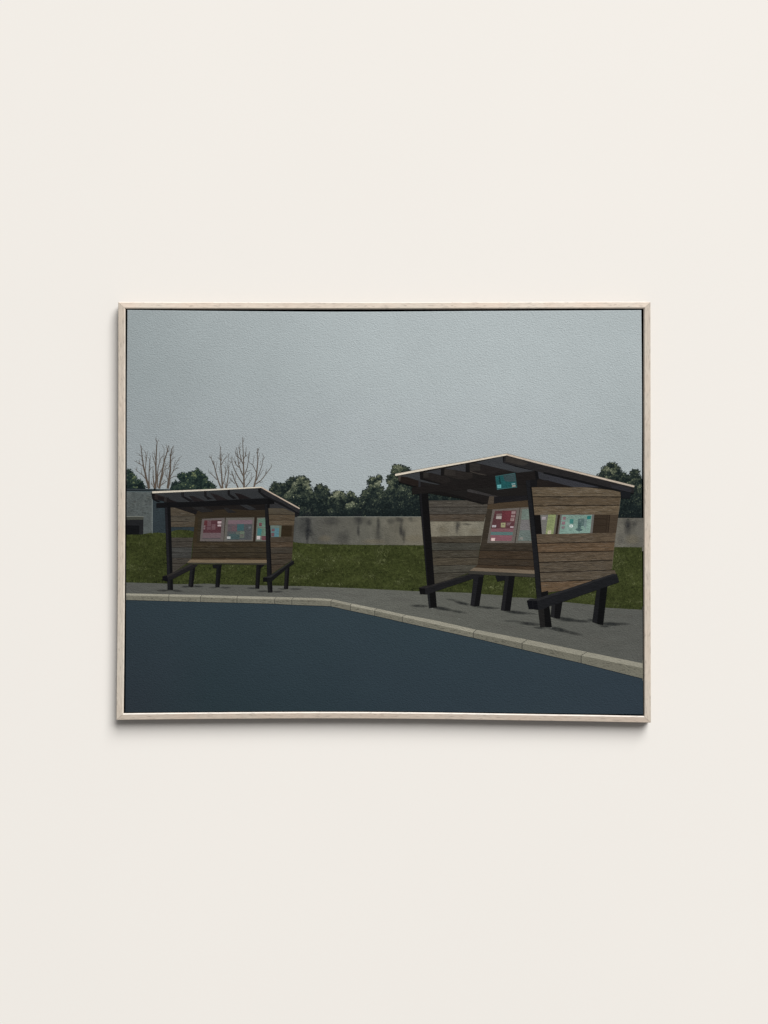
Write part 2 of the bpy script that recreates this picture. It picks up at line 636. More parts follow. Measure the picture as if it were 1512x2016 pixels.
def bush(outline, stops, nclump, bright, y_dark, seed):
    random.seed(seed)
    p = Paint(lv_bush)
    p.poly(outline, (25, 36, 37), 'daub')
    base = lv_bush.next()
    ymin = min(q[1] for q in outline)
    clumps = []
    for k in range(nclump):
        c = rnd_in(outline)
        clumps.append((c[0], c[1], random.uniform(5, 11), random.uniform(0.55, 1.15)))
    n = int(area(outline) * 1.15)
    todo = []
    for k in range(n):
        x, y = rnd_in(outline)
        best = min(clumps, key=lambda c: ((x - c[0]) ** 2 + (y - c[1]) ** 2) / (c[2] * c[2]))
        dx, dy = (x - best[0]) / best[2], (y - best[1]) / best[2]
        n1 = mnoise.noise(Vector((x * 0.085 + seed * 7, y * 0.1, 1.0)))
        n2 = mnoise.noise(Vector((x * 0.22, y * 0.26, seed * 3.0)))
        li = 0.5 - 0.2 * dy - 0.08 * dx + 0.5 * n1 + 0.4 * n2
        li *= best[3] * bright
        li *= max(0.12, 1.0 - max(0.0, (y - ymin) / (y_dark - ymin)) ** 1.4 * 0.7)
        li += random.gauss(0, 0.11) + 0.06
        if random.random() < 0.02:
            li += 0.3
        if random.random() < 0.2:
            li *= 0.5
        todo.append((x, y, li))
    for (ax, ay), (bx, by) in zip(outline, outline[1:]):          # leaf tips that break the outline
        L = math.hypot(bx - ax, by - ay)
        if ay > 985 and by > 985:
            continue
        for q in range(int(L * 1.5)):
            t = random.random()
            x, y = ax + (bx - ax) * t, ay + (by - ay) * t
            o = random.gauss(0.6, 1.3)
            nx, ny = (by - ay) / L, -(bx - ax) / L
            todo.append((x + nx * o, y + ny * o, random.uniform(0.05, 0.62)))
    todo.sort(key=lambda q: q[2] + random.uniform(-0.25, 0.25))
    for k, (x, y, li) in enumerate(todo):
        r = random.uniform(0.7, 1.6)
        m = random.choice((5, 5, 6))
        ph = random.uniform(0, 6.28)
        st = random.uniform(0.7, 1.35)
        pts = [(x + math.cos(ph + 6.283 * i / m) * r * st * random.uniform(0.75, 1.2), y + math.sin(ph + 6.283 * i / m) * r / st * random.uniform(0.75, 1.2)) for i in range(m)]
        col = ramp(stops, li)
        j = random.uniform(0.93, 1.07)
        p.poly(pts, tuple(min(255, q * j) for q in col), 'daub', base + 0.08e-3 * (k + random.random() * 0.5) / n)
    lv_bush.h = base + 0.085e-3
    p.build('painted_bush', pic)


bush([(247, 926), (253, 925), (258, 927), (262, 933), (268, 938), (269, 943), (265, 946), (275, 945), (281, 950), (283, 956), (287, 964), (247, 965)],
     BUSH_GREEN, 9, 1.0, 985, 1)
bush([(336, 963), (340, 952), (347, 947), (351, 953), (357, 948), (352, 943), (350, 936), (359, 931), (368, 933), (375, 929), (382, 931), (384, 925),
      (390, 923), (396, 930), (402, 935), (409, 940), (407, 947), (412, 948), (419, 953), (426, 962), (426, 968), (336, 968)], BUSH_GREEN, 18, 0.82, 990, 2)
bush([(530, 975), (533, 962), (535, 955), (541, 949), (548, 954), (552, 951), (560, 955), (567, 946), (575, 940), (583, 942), (590, 938), (600, 939), (606, 944),
      (611, 947), (607, 954), (612, 960), (615, 969), (619, 976), (617, 1020), (545, 1020)], BUSH_COOL, 26, 1.0, 1005, 3)
bush([(612, 980), (618, 972), (620, 962), (624, 957), (630, 953), (637, 958), (646, 962), (649, 971), (655, 978), (652, 1020), (612, 1020)], BUSH_COOL, 14, 0.82, 1005, 4)
bush([(645, 982), (653, 976), (658, 968), (665, 967), (672, 968), (679, 973), (681, 982), (684, 971), (690, 967), (697, 971), (699, 978), (704, 983), (710, 978), (716, 982),
      (716, 1020), (645, 1020)], BUSH_COOL, 22, 1.05, 1008, 5)
bush([(708, 984), (713, 974), (715, 967), (722, 964), (728, 958), (725, 951), (725, 945), (731, 939), (738, 941), (743, 938), (748, 935), (752, 943), (749, 952), (746, 958),
      (755, 959), (752, 968), (757, 972), (758, 1020), (708, 1020)], BUSH_COOL, 26, 1.06, 1005, 6)
bush([(752, 975), (757, 969), (763, 963), (769, 955), (763, 950), (763, 938), (772, 934), (771, 924), (775, 917), (785, 915), (794, 919), (802, 920), (809, 928), (830, 960),
      (842, 972), (862, 968), (965, 985), (965, 1020), (752, 1020)], BUSH_COOL, 52, 0.92, 998, 7)
bush([(1176, 938), (1183, 930), (1187, 922), (1195, 917), (1203, 910), (1211, 913), (1218, 921), (1222, 926), (1220, 931), (1226, 931), (1234, 934), (1240, 939), (1243, 928),
      (1250, 925), (1257, 926), (1256, 934), (1262, 940), (1267, 937), (1267, 1023), (1205, 1023), (1200, 960)], BUSH_COOL, 40, 0.92, 1000, 8)
random.seed(21)

# ------------------------------------------------------------------ pale concrete wall in the painting
lv = Lv(0.95)
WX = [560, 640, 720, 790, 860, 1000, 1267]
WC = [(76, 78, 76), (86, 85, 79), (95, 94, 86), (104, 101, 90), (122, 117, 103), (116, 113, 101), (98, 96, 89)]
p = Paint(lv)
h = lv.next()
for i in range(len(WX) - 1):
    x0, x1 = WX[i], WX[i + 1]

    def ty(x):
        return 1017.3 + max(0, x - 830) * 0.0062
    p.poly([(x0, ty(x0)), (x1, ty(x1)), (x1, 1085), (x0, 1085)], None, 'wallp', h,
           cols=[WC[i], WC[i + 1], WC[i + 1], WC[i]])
ST = (48, 50, 54)
for x, y, rx, ry, a in [(606, 1030, 16, 34, .42), (607, 1042, 5, 24, .6), (604, 1055, 4, 22, .6), (613, 1050, 7, 16, .4), (657, 1026, 22, 12, .28),
                        (676, 1052, 14, 20, .3), (706, 1026, 9, 18, .55), (705, 1042, 4, 16, .5), (726, 1026, 8, 9, .4), (746, 1036, 5, 22, .6),
                        (746, 1055, 10, 16, .35), (770, 1026, 10, 10, .25), (791, 1035, 4.5, 24, .7), (786, 1023, 9, 7, .55), (795, 1050, 4, 18, .5), (808, 1023, 8, 6, .35),
                        (901, 1038, 5, 14, .6), (899, 1030, 9, 8, .45), (921, 1031, 11, 5, .42), (868, 1040, 9, 8, .16),
                        (1236, 1040, 7, 26, .5), (1233, 1030, 11, 12, .5), (1250, 1034, 7, 10, .3), (1222, 1060, 8, 14, .25)]:
    for q in range(4):
        p.blob(x + random.uniform(-.5, .5) * rx, y + random.uniform(-.5, .5) * ry, rx * random.uniform(.6, 1.15), ry * random.uniform(.5, 1.1), ST, a * .3)
for x, y, rx, ry in [(872, 1044, 12, 10), (815, 1060, 26, 10), (735, 1066, 30, 6), (1245, 1062, 18, 12), (640, 1060, 16, 8), (934, 1046, 14, 9)]:
    p.blob(x, y, rx, ry, (136, 128, 108), .32)
p.stroke([(585, 1017.6), (700, 1017.4), (830, 1017.4)], 0.9, 0.9, (136, 138, 130), 'plain')
p.build('painted_concrete_wall', pic, 'low grey concrete wall with dark damp streaks')

# ------------------------------------------------------------------ grey house at the edge
zb = Z(240, 940, 7.56)
house = Paint(lv)
house.poly([(246, 966), (301, 966.5), (301, 1060), (246, 1060)], (84, 90, 89), 'house')
house.poly([(299.8, 967), (392, 970), (392, 1060), (299.8, 1060)], (46, 55, 59), 'wallp')
for k in range(120):
    x, y = random.uniform(249, 296), random.uniform(972, 1014)
    c = random.choice([(58, 66, 65), (104, 112, 108), (122, 127, 120), (66, 70, 70), (88, 86, 85)])
    house.blob(x, y, random.uniform(1.5, 4), random.uniform(1.2, 3), c, random.uniform(.1, .25), n=10)
house.stroke([(299.8, 972), (300, 1010), (299.8, 1050)], 1.3, 1.1, (120, 127, 125), 'plain')
ho = house.build('painted_house', pic, 'grey rendered house cut off by the canvas edge')
p = Paint(lv)
p.poly([(246, 961.6), (338, 963.2), (338, 968.5), (303, 968), (246, 967.6)], (33, 40, 43), 'dark')
p.stroke([(248, 963.2), (303, 963.8), (336, 964.6)], 0.8, 0.8, (64, 72, 76))
p.stroke([(248, 967.9), (300, 968.2)], 0.9, 0.8, (104, 116, 118))
p.poly([(302.5, 961.8), (306.5, 961.8), (306.5, 966), (302.5, 966)], (18, 24, 27), 'dark')
p.build('roof_edge', ho)
p = Paint(lv)
p.poly(zb(60, 590, 325, 585, 322, 632, 60, 636), (62, 64, 58), 'wallp')
p.stroke(zb(60, 583, 200, 580, 325, 584), 1.1, 1.1, (122, 124, 116))
p.build('lintel', ho)
p = Paint(lv)
p.poly(zb(60, 632, 322, 628, 318, 850, 60, 850), (30, 31, 33), 'dark')
p.poly(zb(60, 712, 262, 716, 258, 850, 60, 850), (15, 16, 18), 'dark')
p.build('doorway', ho)

# ------------------------------------------------------------------ lawn
lawn_top = [(244, 1053), (268, 1052), (284, 1051), (297, 1049), (312, 1048.5), (327, 1050), (345, 1044), (352, 1043), (372, 1044), (385, 1047), (400, 1060), (560, 1066), (580, 1067.5), (600, 1070),
            (640, 1071.5), (700, 1072.5), (760, 1073), (830, 1073.5), (1000, 1074.5), (1210, 1077), (1270, 1077.5)]
lawn_bot = [(1270, 1200.7), (1230, 1198.5), (1193, 1196.5), (1170, 1191), (1130, 1187), (1108, 1185), (1060, 1180), (1045, 1177), (1008, 1176), (988, 1172), (950, 1169.5), (930, 1167.5),
            (860, 1165), (810, 1163.5), (760, 1161), (700, 1158), (640, 1155.8), (600, 1154), (560, 1153.5), (500, 1152), (440, 1151), (410, 1149), (380, 1150), (345, 1150), (330, 1149), (300, 1148), (244, 1146.5)]
lv = Lv(1.35)
p = Paint(lv)
p.poly(lawn_top + lawn_bot, (52, 58, 29), 'grass')
lawn = lawn_top + lawn_bot
base = lv.next()
GR = [(0, (20, 26, 10)), (0.3, (40, 47, 20)), (0.55, (59, 65, 34)), (0.8, (82, 88, 52)), (1, (106, 110, 74))]
NG = 15000
for k in range(NG):
    x, y = rnd_in(lawn)
    v1 = mnoise.noise(Vector((x * 0.03, y * 0.055, 3.0)))
    v2 = mnoise.noise(Vector((x * 0.11, y * 0.17, 9.0)))
    t = 0.5 + 0.4 * v1 + 0.38 * v2 + random.gauss(0, 0.085)
    yb = interp([244, 600, 830, 1000, 1190, 1270], x)
    edge = [1147, 1154, 1164, 1174, 1196, 1200][yb[0]] * (1 - yb[1]) + [1147, 1154, 1164, 1174, 1196, 1200][yb[0] + 1] * yb[1]
    if edge - y < 5:
        t *= 0.6
    wdt = random.uniform(0.45, 0.95)
    hgt = random.uniform(1.2, 3.0)
    lean = random.uniform(-1.6, 1.6)
    t -= 0.1 * max(0.0, min(1.0, (640 - x) / 160))
    col = ramp(GR, t)
    if v1 > 0.2:
        col = mixc(col, (col[0] + col[1]) / 2 * Vector((0.95, 1.0, 0.72)), 0.35)
    p.poly([(x - wdt, y + hgt * .4), (x + wdt, y + hgt * .4), (x + lean + wdt * .5, y - hgt * .6), (x + lean - wdt * .5, y - hgt * .6)], col, 'daub', base + 0.1e-3 * (k + .5 * random.random()) / NG)
p.build('painted_lawn', pic)

# ------------------------------------------------------------------ pavement, kerb and road
KT = [(244, 1167.9), (248.5, 1168), (333, 1170), (396.6, 1171.3), (467.5, 1173.4), (544, 1175.2), (578, 1176.3), (624.6, 1177.4), (655, 1179.7), (692, 1188), (742, 1198), (799, 1210.4), (860, 1222),
      (937.5, 1239.6), (1038, 1259), (1155.8, 1283.4), (1266.4, 1306.2), (1272, 1307.4)]
KM = [(244, 1171.7), (248.5, 1171.8), (333, 1173.8), (394.5, 1175), (466.5, 1177.6), (540.5, 1179.5), (574.5, 1180), (610, 1180.6), (651.5, 1183), (690, 1192), (738, 1202), (792, 1214), (860, 1229.2),
      (931.7, 1245.2), (1027.7, 1266), (1144, 1290.2), (1266.4, 1315), (1272, 1316.2)]
KB = [(244, 1180.9), (248.5, 1181), (333, 1183.3), (393.6, 1185), (465.6, 1186.7), (540.5, 1188.6), (574, 1190.8), (610, 1192), (651.5, 1193.6), (689.4, 1202), (737, 1212), (792, 1224.6), (860, 1239.6),
      (931.7, 1255.6), (1027.7, 1278.3), (1144, 1305.3), (1267, 1336.5), (1272, 1337.8)]


def on(line, x):
    for a, b in zip(line, line[1:]):
        if x <= b[0]:
            t = (x - a[0]) / (b[0] - a[0])
            return (x, a[1] + (b[1] - a[1]) * t)
    return line[-1]


lv = Lv(1.55)
p = Paint(lv)
low = [(x, y + 3) for x, y in KT]
PX = [244, 480, 700, 900, 1080, 1275]
PC = [(84, 85, 81), (88, 89, 84), (97, 98, 92), (92, 93, 87), (88, 89, 84), (86, 87, 83)]
up = list(reversed(lawn_bot))
h = lv.next()
for i in range(len(PX) - 1):
    xs = sorted({PX[i], PX[i + 1]} | {q[0] for q in up if PX[i] < q[0] < PX[i + 1]})
    ys = sorted({PX[i], PX[i + 1]} | {q[0] for q in low if PX[i] < q[0] < PX[i + 1]})
    pts = [on(up, x) for x in xs] + [on(low, x) for x in reversed(ys)]
    pts = clip_canvas(pts)
    cols = [mixc(PC[i], PC[i + 1], max(0, min(1, (q[0] - PX[i]) / (PX[i + 1] - PX[i])))) for q in pts]
    p.poly(pts, None, 'pave', h, cols=cols)
DK = (38, 41, 42)
for x, y, rx, ry, a, rot in [
        (322, 1162.5, 16, 2.6, .5, 0), (348, 1163, 14, 2.8, .5, .08), (366, 1155, 10, 2.4, .5, 0), (390, 1154.5, 14, 2.6, .55, 0), (420, 1156.5, 10, 2.2, .35, 0), (444, 1157, 14, 2.2, .5, 0),
        (497, 1158, 14, 2.4, .5, 0), (518, 1164, 15, 2.4, .42, 0), (546, 1165, 14, 2.4, .45, 0), (556, 1159.5, 12, 2.2, .45, 0), (582, 1159.5, 16, 2.6, .5, 0),
        (826, 1193, 22, 3.6, .55, .03), (870, 1198, 24, 4.5, .75, .16), (900, 1204, 24, 3.2, .4, .15), (910, 1187.5, 20, 3.8, .75, .2), (890, 1181, 16, 2.6, .3, .15),
        (950, 1195, 24, 3, .5, .05), (968, 1197, 20, 3.2, .5, .02), (1020, 1206, 26, 4, .7, .08), (1006, 1204, 14, 2.6, .5, 0), (1046, 1208, 14, 2.6, .3, .1),
        (1042, 1228, 26, 4.2, .7, .08), (1062, 1236, 16, 3, .5, .05), (1098, 1239, 26, 5.2, .72, .2), (1126, 1246, 26, 4, .42, .2), (1010, 1223, 26, 3, .3, .05),
        (1118, 1220, 26, 5, .7, .1), (1146, 1223, 22, 3.6, .5, .05), (1102, 1216, 14, 3, .5, .1), (1164, 1221, 10, 3, .5, .2), (1203, 1228.5, 24, 4.8, .75, .05), (1190, 1233, 14, 2.6, .45, .1), (1226, 1228, 18, 3.2, .35, .05)]:
    p.blob(x, y, rx, ry, DK, min(.85, a * .95), rot)
for x, y, rx, ry, rot in [(700, 1172, 34, 5, .05), (990, 1232, 50, 6, .2), (880, 1210, 30, 4, .18), (1190, 1262, 50, 7, .2), (640, 1163, 40, 3, .03), (1226, 1212, 26, 5, .03), (790, 1180, 30, 5, .1)]:
    p.blob(x, y, rx, ry, (112, 112, 106), .32, rot)
for (x, y) in [(904, 1218), (1085, 1236), (851, 1197.5)]:
    p.blob(x, y, 2.2, 0.9, (165, 168, 165), .6, n=8)
p.build('painted_pavement', pic)

joints = [243, 332.4, 394.6, 466.6, 540.8, 574.6, 651.6, 689.8, 737.6, 792, 931.7, 1027.7, 1144, 1273]
shift = {332.4: 0.5, 394.6: 3, 466.6: 1.2, 540.8: 3.4, 574.6: 3.8, 651.6: 3.6, 689.8: 2.4, 737.6: 4.4, 792: 7, 931.7: 6, 1027.7: 10.5, 1144: 11.8}
kerb = Paint(lv)
xs = [q[0] for q in KT]
kerb.poly(KT + [(x, y + 0.5) for x, y in reversed(KB)], (40, 41, 40), 'plain')
ko = kerb.build('painted_kerb', pic, 'pale stone kerb bending round the road')
for a, b in zip(joints, joints[1:]):
    s = Paint(lv)
    sa, sb = shift.get(a, 0), shift.get(b, 0)
    g = 0.45 if a < 900 else 0.6
    k = random.uniform(0.97, 1.04)
    xa, xb = a + g, b - g
    mid = (a + b) / 2
    warm = 1.0 if mid < 880 else 0.97
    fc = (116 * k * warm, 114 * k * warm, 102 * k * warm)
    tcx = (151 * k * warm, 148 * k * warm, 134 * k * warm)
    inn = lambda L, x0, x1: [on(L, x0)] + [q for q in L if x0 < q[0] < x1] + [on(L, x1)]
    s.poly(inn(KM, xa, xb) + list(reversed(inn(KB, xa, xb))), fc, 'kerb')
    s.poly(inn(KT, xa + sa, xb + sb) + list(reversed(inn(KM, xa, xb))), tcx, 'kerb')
    s.stroke(inn(KM, xa, xb), 0.7, 0.7, tuple(v * 1.05 for v in tcx), 'kerb')
    for q in range(int((b - a) / 5)):
        x = random.uniform(a + 3, b - 3)
        y0, y1 = on(KM, x)[1], on(KB, x)[1]
        s.blob(x, random.uniform(y0 + 2, y1 - 2), random.uniform(2, 5), random.uniform(1, 2.2), random.choice([(96, 95, 86), (128, 125, 112), (104, 104, 94)]), .3, n=8)
    s.build('kerb_stone', ko)

p = Paint(lv)
RX = [244, 420, 640, 860, 1080, 1274]
RT = [(45, 57, 64), (47, 60, 67), (49, 62, 69), (49, 63, 70), (48, 61, 69), (47, 60, 68)]
RB = [(43, 51, 58), (41, 54, 60), (43, 56, 63), (46, 58, 66), (48, 60, 68), (47, 58, 67)]
h = lv.next()
for i in range(len(RX) - 1):
    x0, x1 = RX[i], RX[i + 1]
    xs = sorted({x0, x1} | {q[0] for q in KB if x0 < q[0] < x1})
    t = [on(KB, x) for x in xs]
    bx = [x1 + (x0 - x1) * k / 8 for k in range(9)]
    pts = clip_canvas(t + [(x, C_BOT(x) - INS) for x in bx])
    cols = []
    for q in pts:
        u = max(0, min(1, (q[0] - x0) / (x1 - x0)))
        w = max(0, min(1, (q[1] - 1190) / 215))
        cols.append(mixc(mixc(RT[i], RT[i + 1], u), mixc(RB[i], RB[i + 1], u), w))
    p.poly(pts, None, 'road', h, cols=cols)
p.stroke([(x, y + .4) for x, y in KB], 1.0, 1.2, (24, 32, 38), 'road')
p.build('painted_road', pic, 'dark blue grey road filling the foreground')


# ------------------------------------------------------------------ timber helpers
def planks(p, poly, lines, rgb, var=0.1, gap=0.8, streaks=1.0, gapcol=(20, 16, 13), mat='wood', spots=True):
    """boards between dark joints; lines run left to right, top to bottom"""
    p.poly(poly, gapcol, 'dark')
    cuts = [None] + lines + [None]
    h = p.lv.next()
    h2 = p.lv.next()
    for k in range(len(cuts) - 1):
        q = list(poly)
        if cuts[k]:
            (ax, ay), (bx, by) = cuts[k]
            q = clip_half(q, (ax, ay + gap), (bx, by + gap))
        if len(q) > 2 and cuts[k + 1]:
            (ax, ay), (bx, by) = cuts[k + 1]
            q = clip_half(q, (ax, ay - gap), (bx, by - gap), -1)
        if len(q) < 3:
            continue
        kk = random.uniform(1 - var, 1 + var)
        tint = random.uniform(-0.05, 0.05)
        col = (rgb[0] * kk * (1 + tint), rgb[1] * kk, rgb[2] * kk * (1 - tint))
        p.poly(q, col, mat, h)
        slope = 0
        ref = cuts[k] or cuts[k + 1]
        if ref:
            slope = (ref[1][1] - ref[0][1]) / (ref[1][0] - ref[0][0])
        n = int(area(q) * 0.075 * streaks)
        for s in range(n):
            x, y = rnd_in(q)
            L = random.uniform(5, 24)
            e = (x + L, y + L * slope + random.uniform(-.4, .4))
            if not inside(e, q):
                continue
            f = random.choice((0.66, 0.77, 0.85, 1.12, 1.22, 1.34))
            sc = tuple(v * f for v in col)
            if f > 1:
                sc = mixc(sc, (sc[1], sc[1], sc[1]), random.uniform(0, .5))
            m = (x + L * .5, y + L * .5 * slope + random.uniform(-.3, .3))
            w = random.uniform(.35, .85)
            p.poly([(x, y), (m[0], m[1] - w * .5), e, (m[0], m[1] + w * .5)], sc, mat, h2 + (s + random.random() * .4) * 2e-8)
    p.lv.h = h2 + 0.012e-3


def bar(lv, pts_list, name, parent, label=None):
    """timber member: list of (pts, rgb)"""
    q = Paint(lv)
    for pts, rgb in pts_list:
        f = 0.67 if max(rgb) > 36 else 0.9
        q.poly(pts, tuple(v * f for v in rgb), 'dark')
    return q.build(name, parent, label)


BK = (15, 15, 17)
GY = (33, 33, 37)

# ================================================================== small shelter
a1 = Z(290, 940, 9.45)
a2 = Z(440, 940, 9.45)
a3 = Z(290, 1060, 9.45)
a4 = Z(440, 1060, 9.45)
lv = Lv(2.3)
s1 = Paint(lv)
# roof lining seen from below
s1.poly([(302, 970.5), (514, 960.5), (589, 1002.5), (581, 1010), (545, 992), (523, 1012), (385, 1014), (333, 990), (305, 982)], (48, 50, 52), 'pave')
s1.poly([(525, 988), (545, 990), (586, 1009), (582, 1013), (526, 1006)], (46, 46, 48), 'pave')
s1.poly(a1(350, 555, 700, 545) + a2(0, 520, 770, 490, 770, 720, 0, 700) + a1(880, 690), (27, 24, 23), 'wood')
sh1 = s1.build('painted_bus_shelter', pic, 'smaller timber bus shelter standing further off')

p = Paint(lv)          # far side wall, inner face
up_ = [(334, 999), (345, 999.5), (386, 1013.2), (384, 1037.3), (334, 1037.6)]
lo_ = [(334, 1058.3), (380.3, 1058.3), (377.3, 1090), (376.3, 1103), (369, 1108), (340, 1128.5), (334, 1132)]
planks(p, up_, [((334, 1016), (386, 1015.6)), ((334, 1027), (386, 1027.2))], (72, 67, 58), .06, .4)
planks(p, lo_, [((334, 1066.5), (386, 1066)), ((334, 1077.5), (386, 1077.5)), ((334, 1088.4), (386, 1088.4)), ((334, 1098.5), (386, 1098.5)), ((334, 1109), (386, 1109))], (61, 58, 53), .06, .4)
p.build('side_wall', sh1, 'weathered grey side wall with a long viewing gap')

p = Paint(lv)          # back wall
planks(p, [(386, 1010), (440, 1006.5), (523, 1004), (526, 1060), (526, 1104), (376.8, 1102), (379, 1088), (382, 1050), (386, 1013)],
       [((376, 1067.4), (526, 1067)), ((376, 1077.5), (526, 1077.3)), ((376, 1088.2), (526, 1087.8)), ((376, 1097.6), (526, 1098.4))], (53, 45, 33), .09, .4)
p.poly(a2(580, 735, 620, 735, 600, 1185, 555, 1185), (42, 33, 26), 'wood')
p.poly(a1(895, 700, 950, 700, 920, 1210, 850, 1210), (50, 42, 29), 'wood')
p.poly(a1(850, 630, 1512, 590) + a2(300, 600, 760, 640, 760, 715, 0, 740) + a1(900, 740), (46, 39, 29), 'wood')
p.build('back_wall', sh1, 'brown planked back wall')

p = Paint(lv)          # boards with bus notices
p.poly(a1(1020, 770, 1445, 750, 1420, 1190, 980, 1185), (93, 87, 85))
p.poly(a1(1065, 800, 1385, 795, 1372, 1030, 1038, 1030), (80, 50, 55), 'wallp')
p.poly(a1(1065, 800, 1125, 798, 1112, 900, 1050, 900), (86, 47, 50), 'wallp')
p.poly(a1(1040, 1030, 1378, 1030, 1362, 1130, 1028, 1130), (100, 85, 88))
p.poly(a1(1028, 1128, 1362, 1128, 1360, 1140, 1026, 1140), (70, 66, 70))
p.poly(a1(1120, 800, 1190, 800, 1184, 908, 1114, 908), (94, 71, 75))
p.poly(a1(1114, 920, 1184, 920, 1182, 970, 1110, 970), (94, 71, 75))
p.poly(a1(1200, 868, 1272, 868, 1266, 970, 1196, 970), (96, 72, 76))
for q in ((1310, 815, 1382, 815, 1378, 857, 1308, 857), (1310, 876, 1376, 876, 1374, 910, 1308, 910)):
    p.poly(a1(*q), (172, 155, 157))
for q in ((1055, 892, 1082, 892, 1080, 918, 1053, 918), (1053, 932, 1080, 932, 1076, 966, 1050, 966)):
    p.poly(a1(*q), (118, 100, 102))
p.build('notice_board', sh1, 'notice board with a crimson poster')
p = Paint(lv)
p.poly(a2(45, 750, 575, 745, 550, 1185, 10, 1190), (94, 91, 86))
p.poly(a2(90, 795, 542, 790, 522, 1160, 60, 1162), (76, 79, 81), 'wallp')
p.poly(a2(90, 795, 542, 790, 538, 868, 84, 872), (109, 92, 98))
p.poly(a2(84, 868, 262, 868, 250, 1005, 74, 1005), (85, 77, 80))
p.poly(a2(160, 900, 258, 900, 250, 1005, 148, 1000), (92, 76, 80))
p.poly(a2(256, 868, 382, 866, 378, 990, 252, 992), (57, 86, 89))
p.poly(a2(110, 1050, 300, 1040, 296, 1150, 100, 1150), (66, 83, 84), 'wallp')
p.poly(a2(236, 1006, 300, 1004, 298, 1060, 232, 1060), (84, 92, 85))
p.poly(a2(308, 1000, 392, 1000, 386, 1120, 302, 1120), (94, 106, 92))
p.poly(a2(312, 1052, 380, 1052, 376, 1108, 308, 1108), (90, 89, 84))
p.poly(a2(66, 1098, 132, 1098, 130, 1142, 64, 1142), (166, 168, 166))
p.poly(a2(470, 915, 512, 915, 508, 950, 466, 950), (96, 98, 102))
p.build('notice_board', sh1, 'notice board with a grey blue poster')
p = Paint(lv)
p.poly(a2(625, 750, 790, 744, 800, 1185, 598, 1187), (98, 101, 94))
p.poly(a2(650, 770, 790, 760, 800, 918, 640, 922), (98, 123, 109), 'wallp')
p.poly(a2(662, 842, 716, 842, 714, 908, 658, 908), (100, 66, 71))
p.poly(a2(638, 936, 790, 936, 800, 1085, 628, 1085), (94, 114, 100), 'wallp')
p.poly(a2(638, 940, 716, 962, 700, 1080, 628, 1080), (64, 112, 113))
p.poly(a2(622, 1088, 686, 1088, 682, 1152, 620, 1152), (182, 174, 172))
p.poly(a2(712, 1088, 790, 1088, 790, 1168, 710, 1168), (96, 64, 69))
p.build('notice_board', sh1, 'notice board with green and teal sheets')

p = Paint(lv)          # bench
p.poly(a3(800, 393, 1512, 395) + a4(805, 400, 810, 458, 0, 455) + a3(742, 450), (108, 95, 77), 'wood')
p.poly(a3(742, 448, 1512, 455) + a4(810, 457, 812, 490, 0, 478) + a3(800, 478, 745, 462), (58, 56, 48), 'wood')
p.build('bench_seat', sh1)
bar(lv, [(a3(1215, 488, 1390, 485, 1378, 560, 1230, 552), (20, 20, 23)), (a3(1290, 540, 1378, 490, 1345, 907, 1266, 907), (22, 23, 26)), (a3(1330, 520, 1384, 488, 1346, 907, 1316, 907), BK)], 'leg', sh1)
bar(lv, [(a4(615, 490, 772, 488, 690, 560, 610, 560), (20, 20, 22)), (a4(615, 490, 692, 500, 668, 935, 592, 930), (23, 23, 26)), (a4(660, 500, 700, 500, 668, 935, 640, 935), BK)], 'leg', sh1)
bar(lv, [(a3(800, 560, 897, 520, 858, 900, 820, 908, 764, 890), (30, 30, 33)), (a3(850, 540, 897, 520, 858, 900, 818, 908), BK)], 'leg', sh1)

p = Paint(lv)          # near side wall, outer face
near = [(527, 1000.6), (558.5, 1000.8), (581, 1009.8), (579.2, 1034), (527, 1034)]
nearb = [(529, 1058), (577.8, 1057.4), (577, 1068), (574.5, 1103), (534, 1130), (530, 1118)]
planks(p, near, [((527, 1012.6), (582, 1013.8)), ((527, 1023.6), (582, 1024.4))], (81, 71, 57), .06, .4)
planks(p, nearb, [((527, 1067.6), (579, 1067)), ((527, 1078.2), (579, 1077)), ((527, 1090.4), (579, 1089.2)), ((527, 1101.4), (579, 1099.8)), ((527, 1112), (579, 1110.6))], (66, 58, 48), .07, .4)
p.poly([(527, 1034), (579.2, 1034), (577.8, 1057.6), (529, 1058.2)], (62, 54, 43), 'wood')
p.poly(a2(835, 888, 872, 892, 884, 1112, 850, 1112), (16, 14, 14), 'dark')
p.poly(a2(1080, 897, 1275, 897, 1262, 1098, 1064, 1098), (44, 36, 24), 'wood')
p.stroke(a2(1282, 900, 1270, 1100), .5, .5, (36, 26, 18))
p.build('side_wall', sh1, 'brown planked side wall, outer face')
p = Paint(lv)
p.poly(a2(872, 893, 1082, 893, 1068, 1108, 884, 1110), (92, 98, 86))
p.poly(a2(872, 893, 1042, 893, 1038, 935, 876, 935), (98, 112, 106))
p.poly(a2(880, 938, 1036, 938, 1030, 1105, 888, 1108), (86, 112, 112))
p.poly(a2(950, 942, 1036, 942, 1028, 1102, 944, 1102), (80, 116, 124))
p.poly(a2(896, 952, 956, 952, 952, 1000, 894, 1000), (98, 74, 78))
p.poly(a2(890, 1032, 948, 1032, 944, 1098, 890, 1098), (98, 74, 78))
p.build('notice_board', sh1, 'back of the teal notice board seen through the gap')

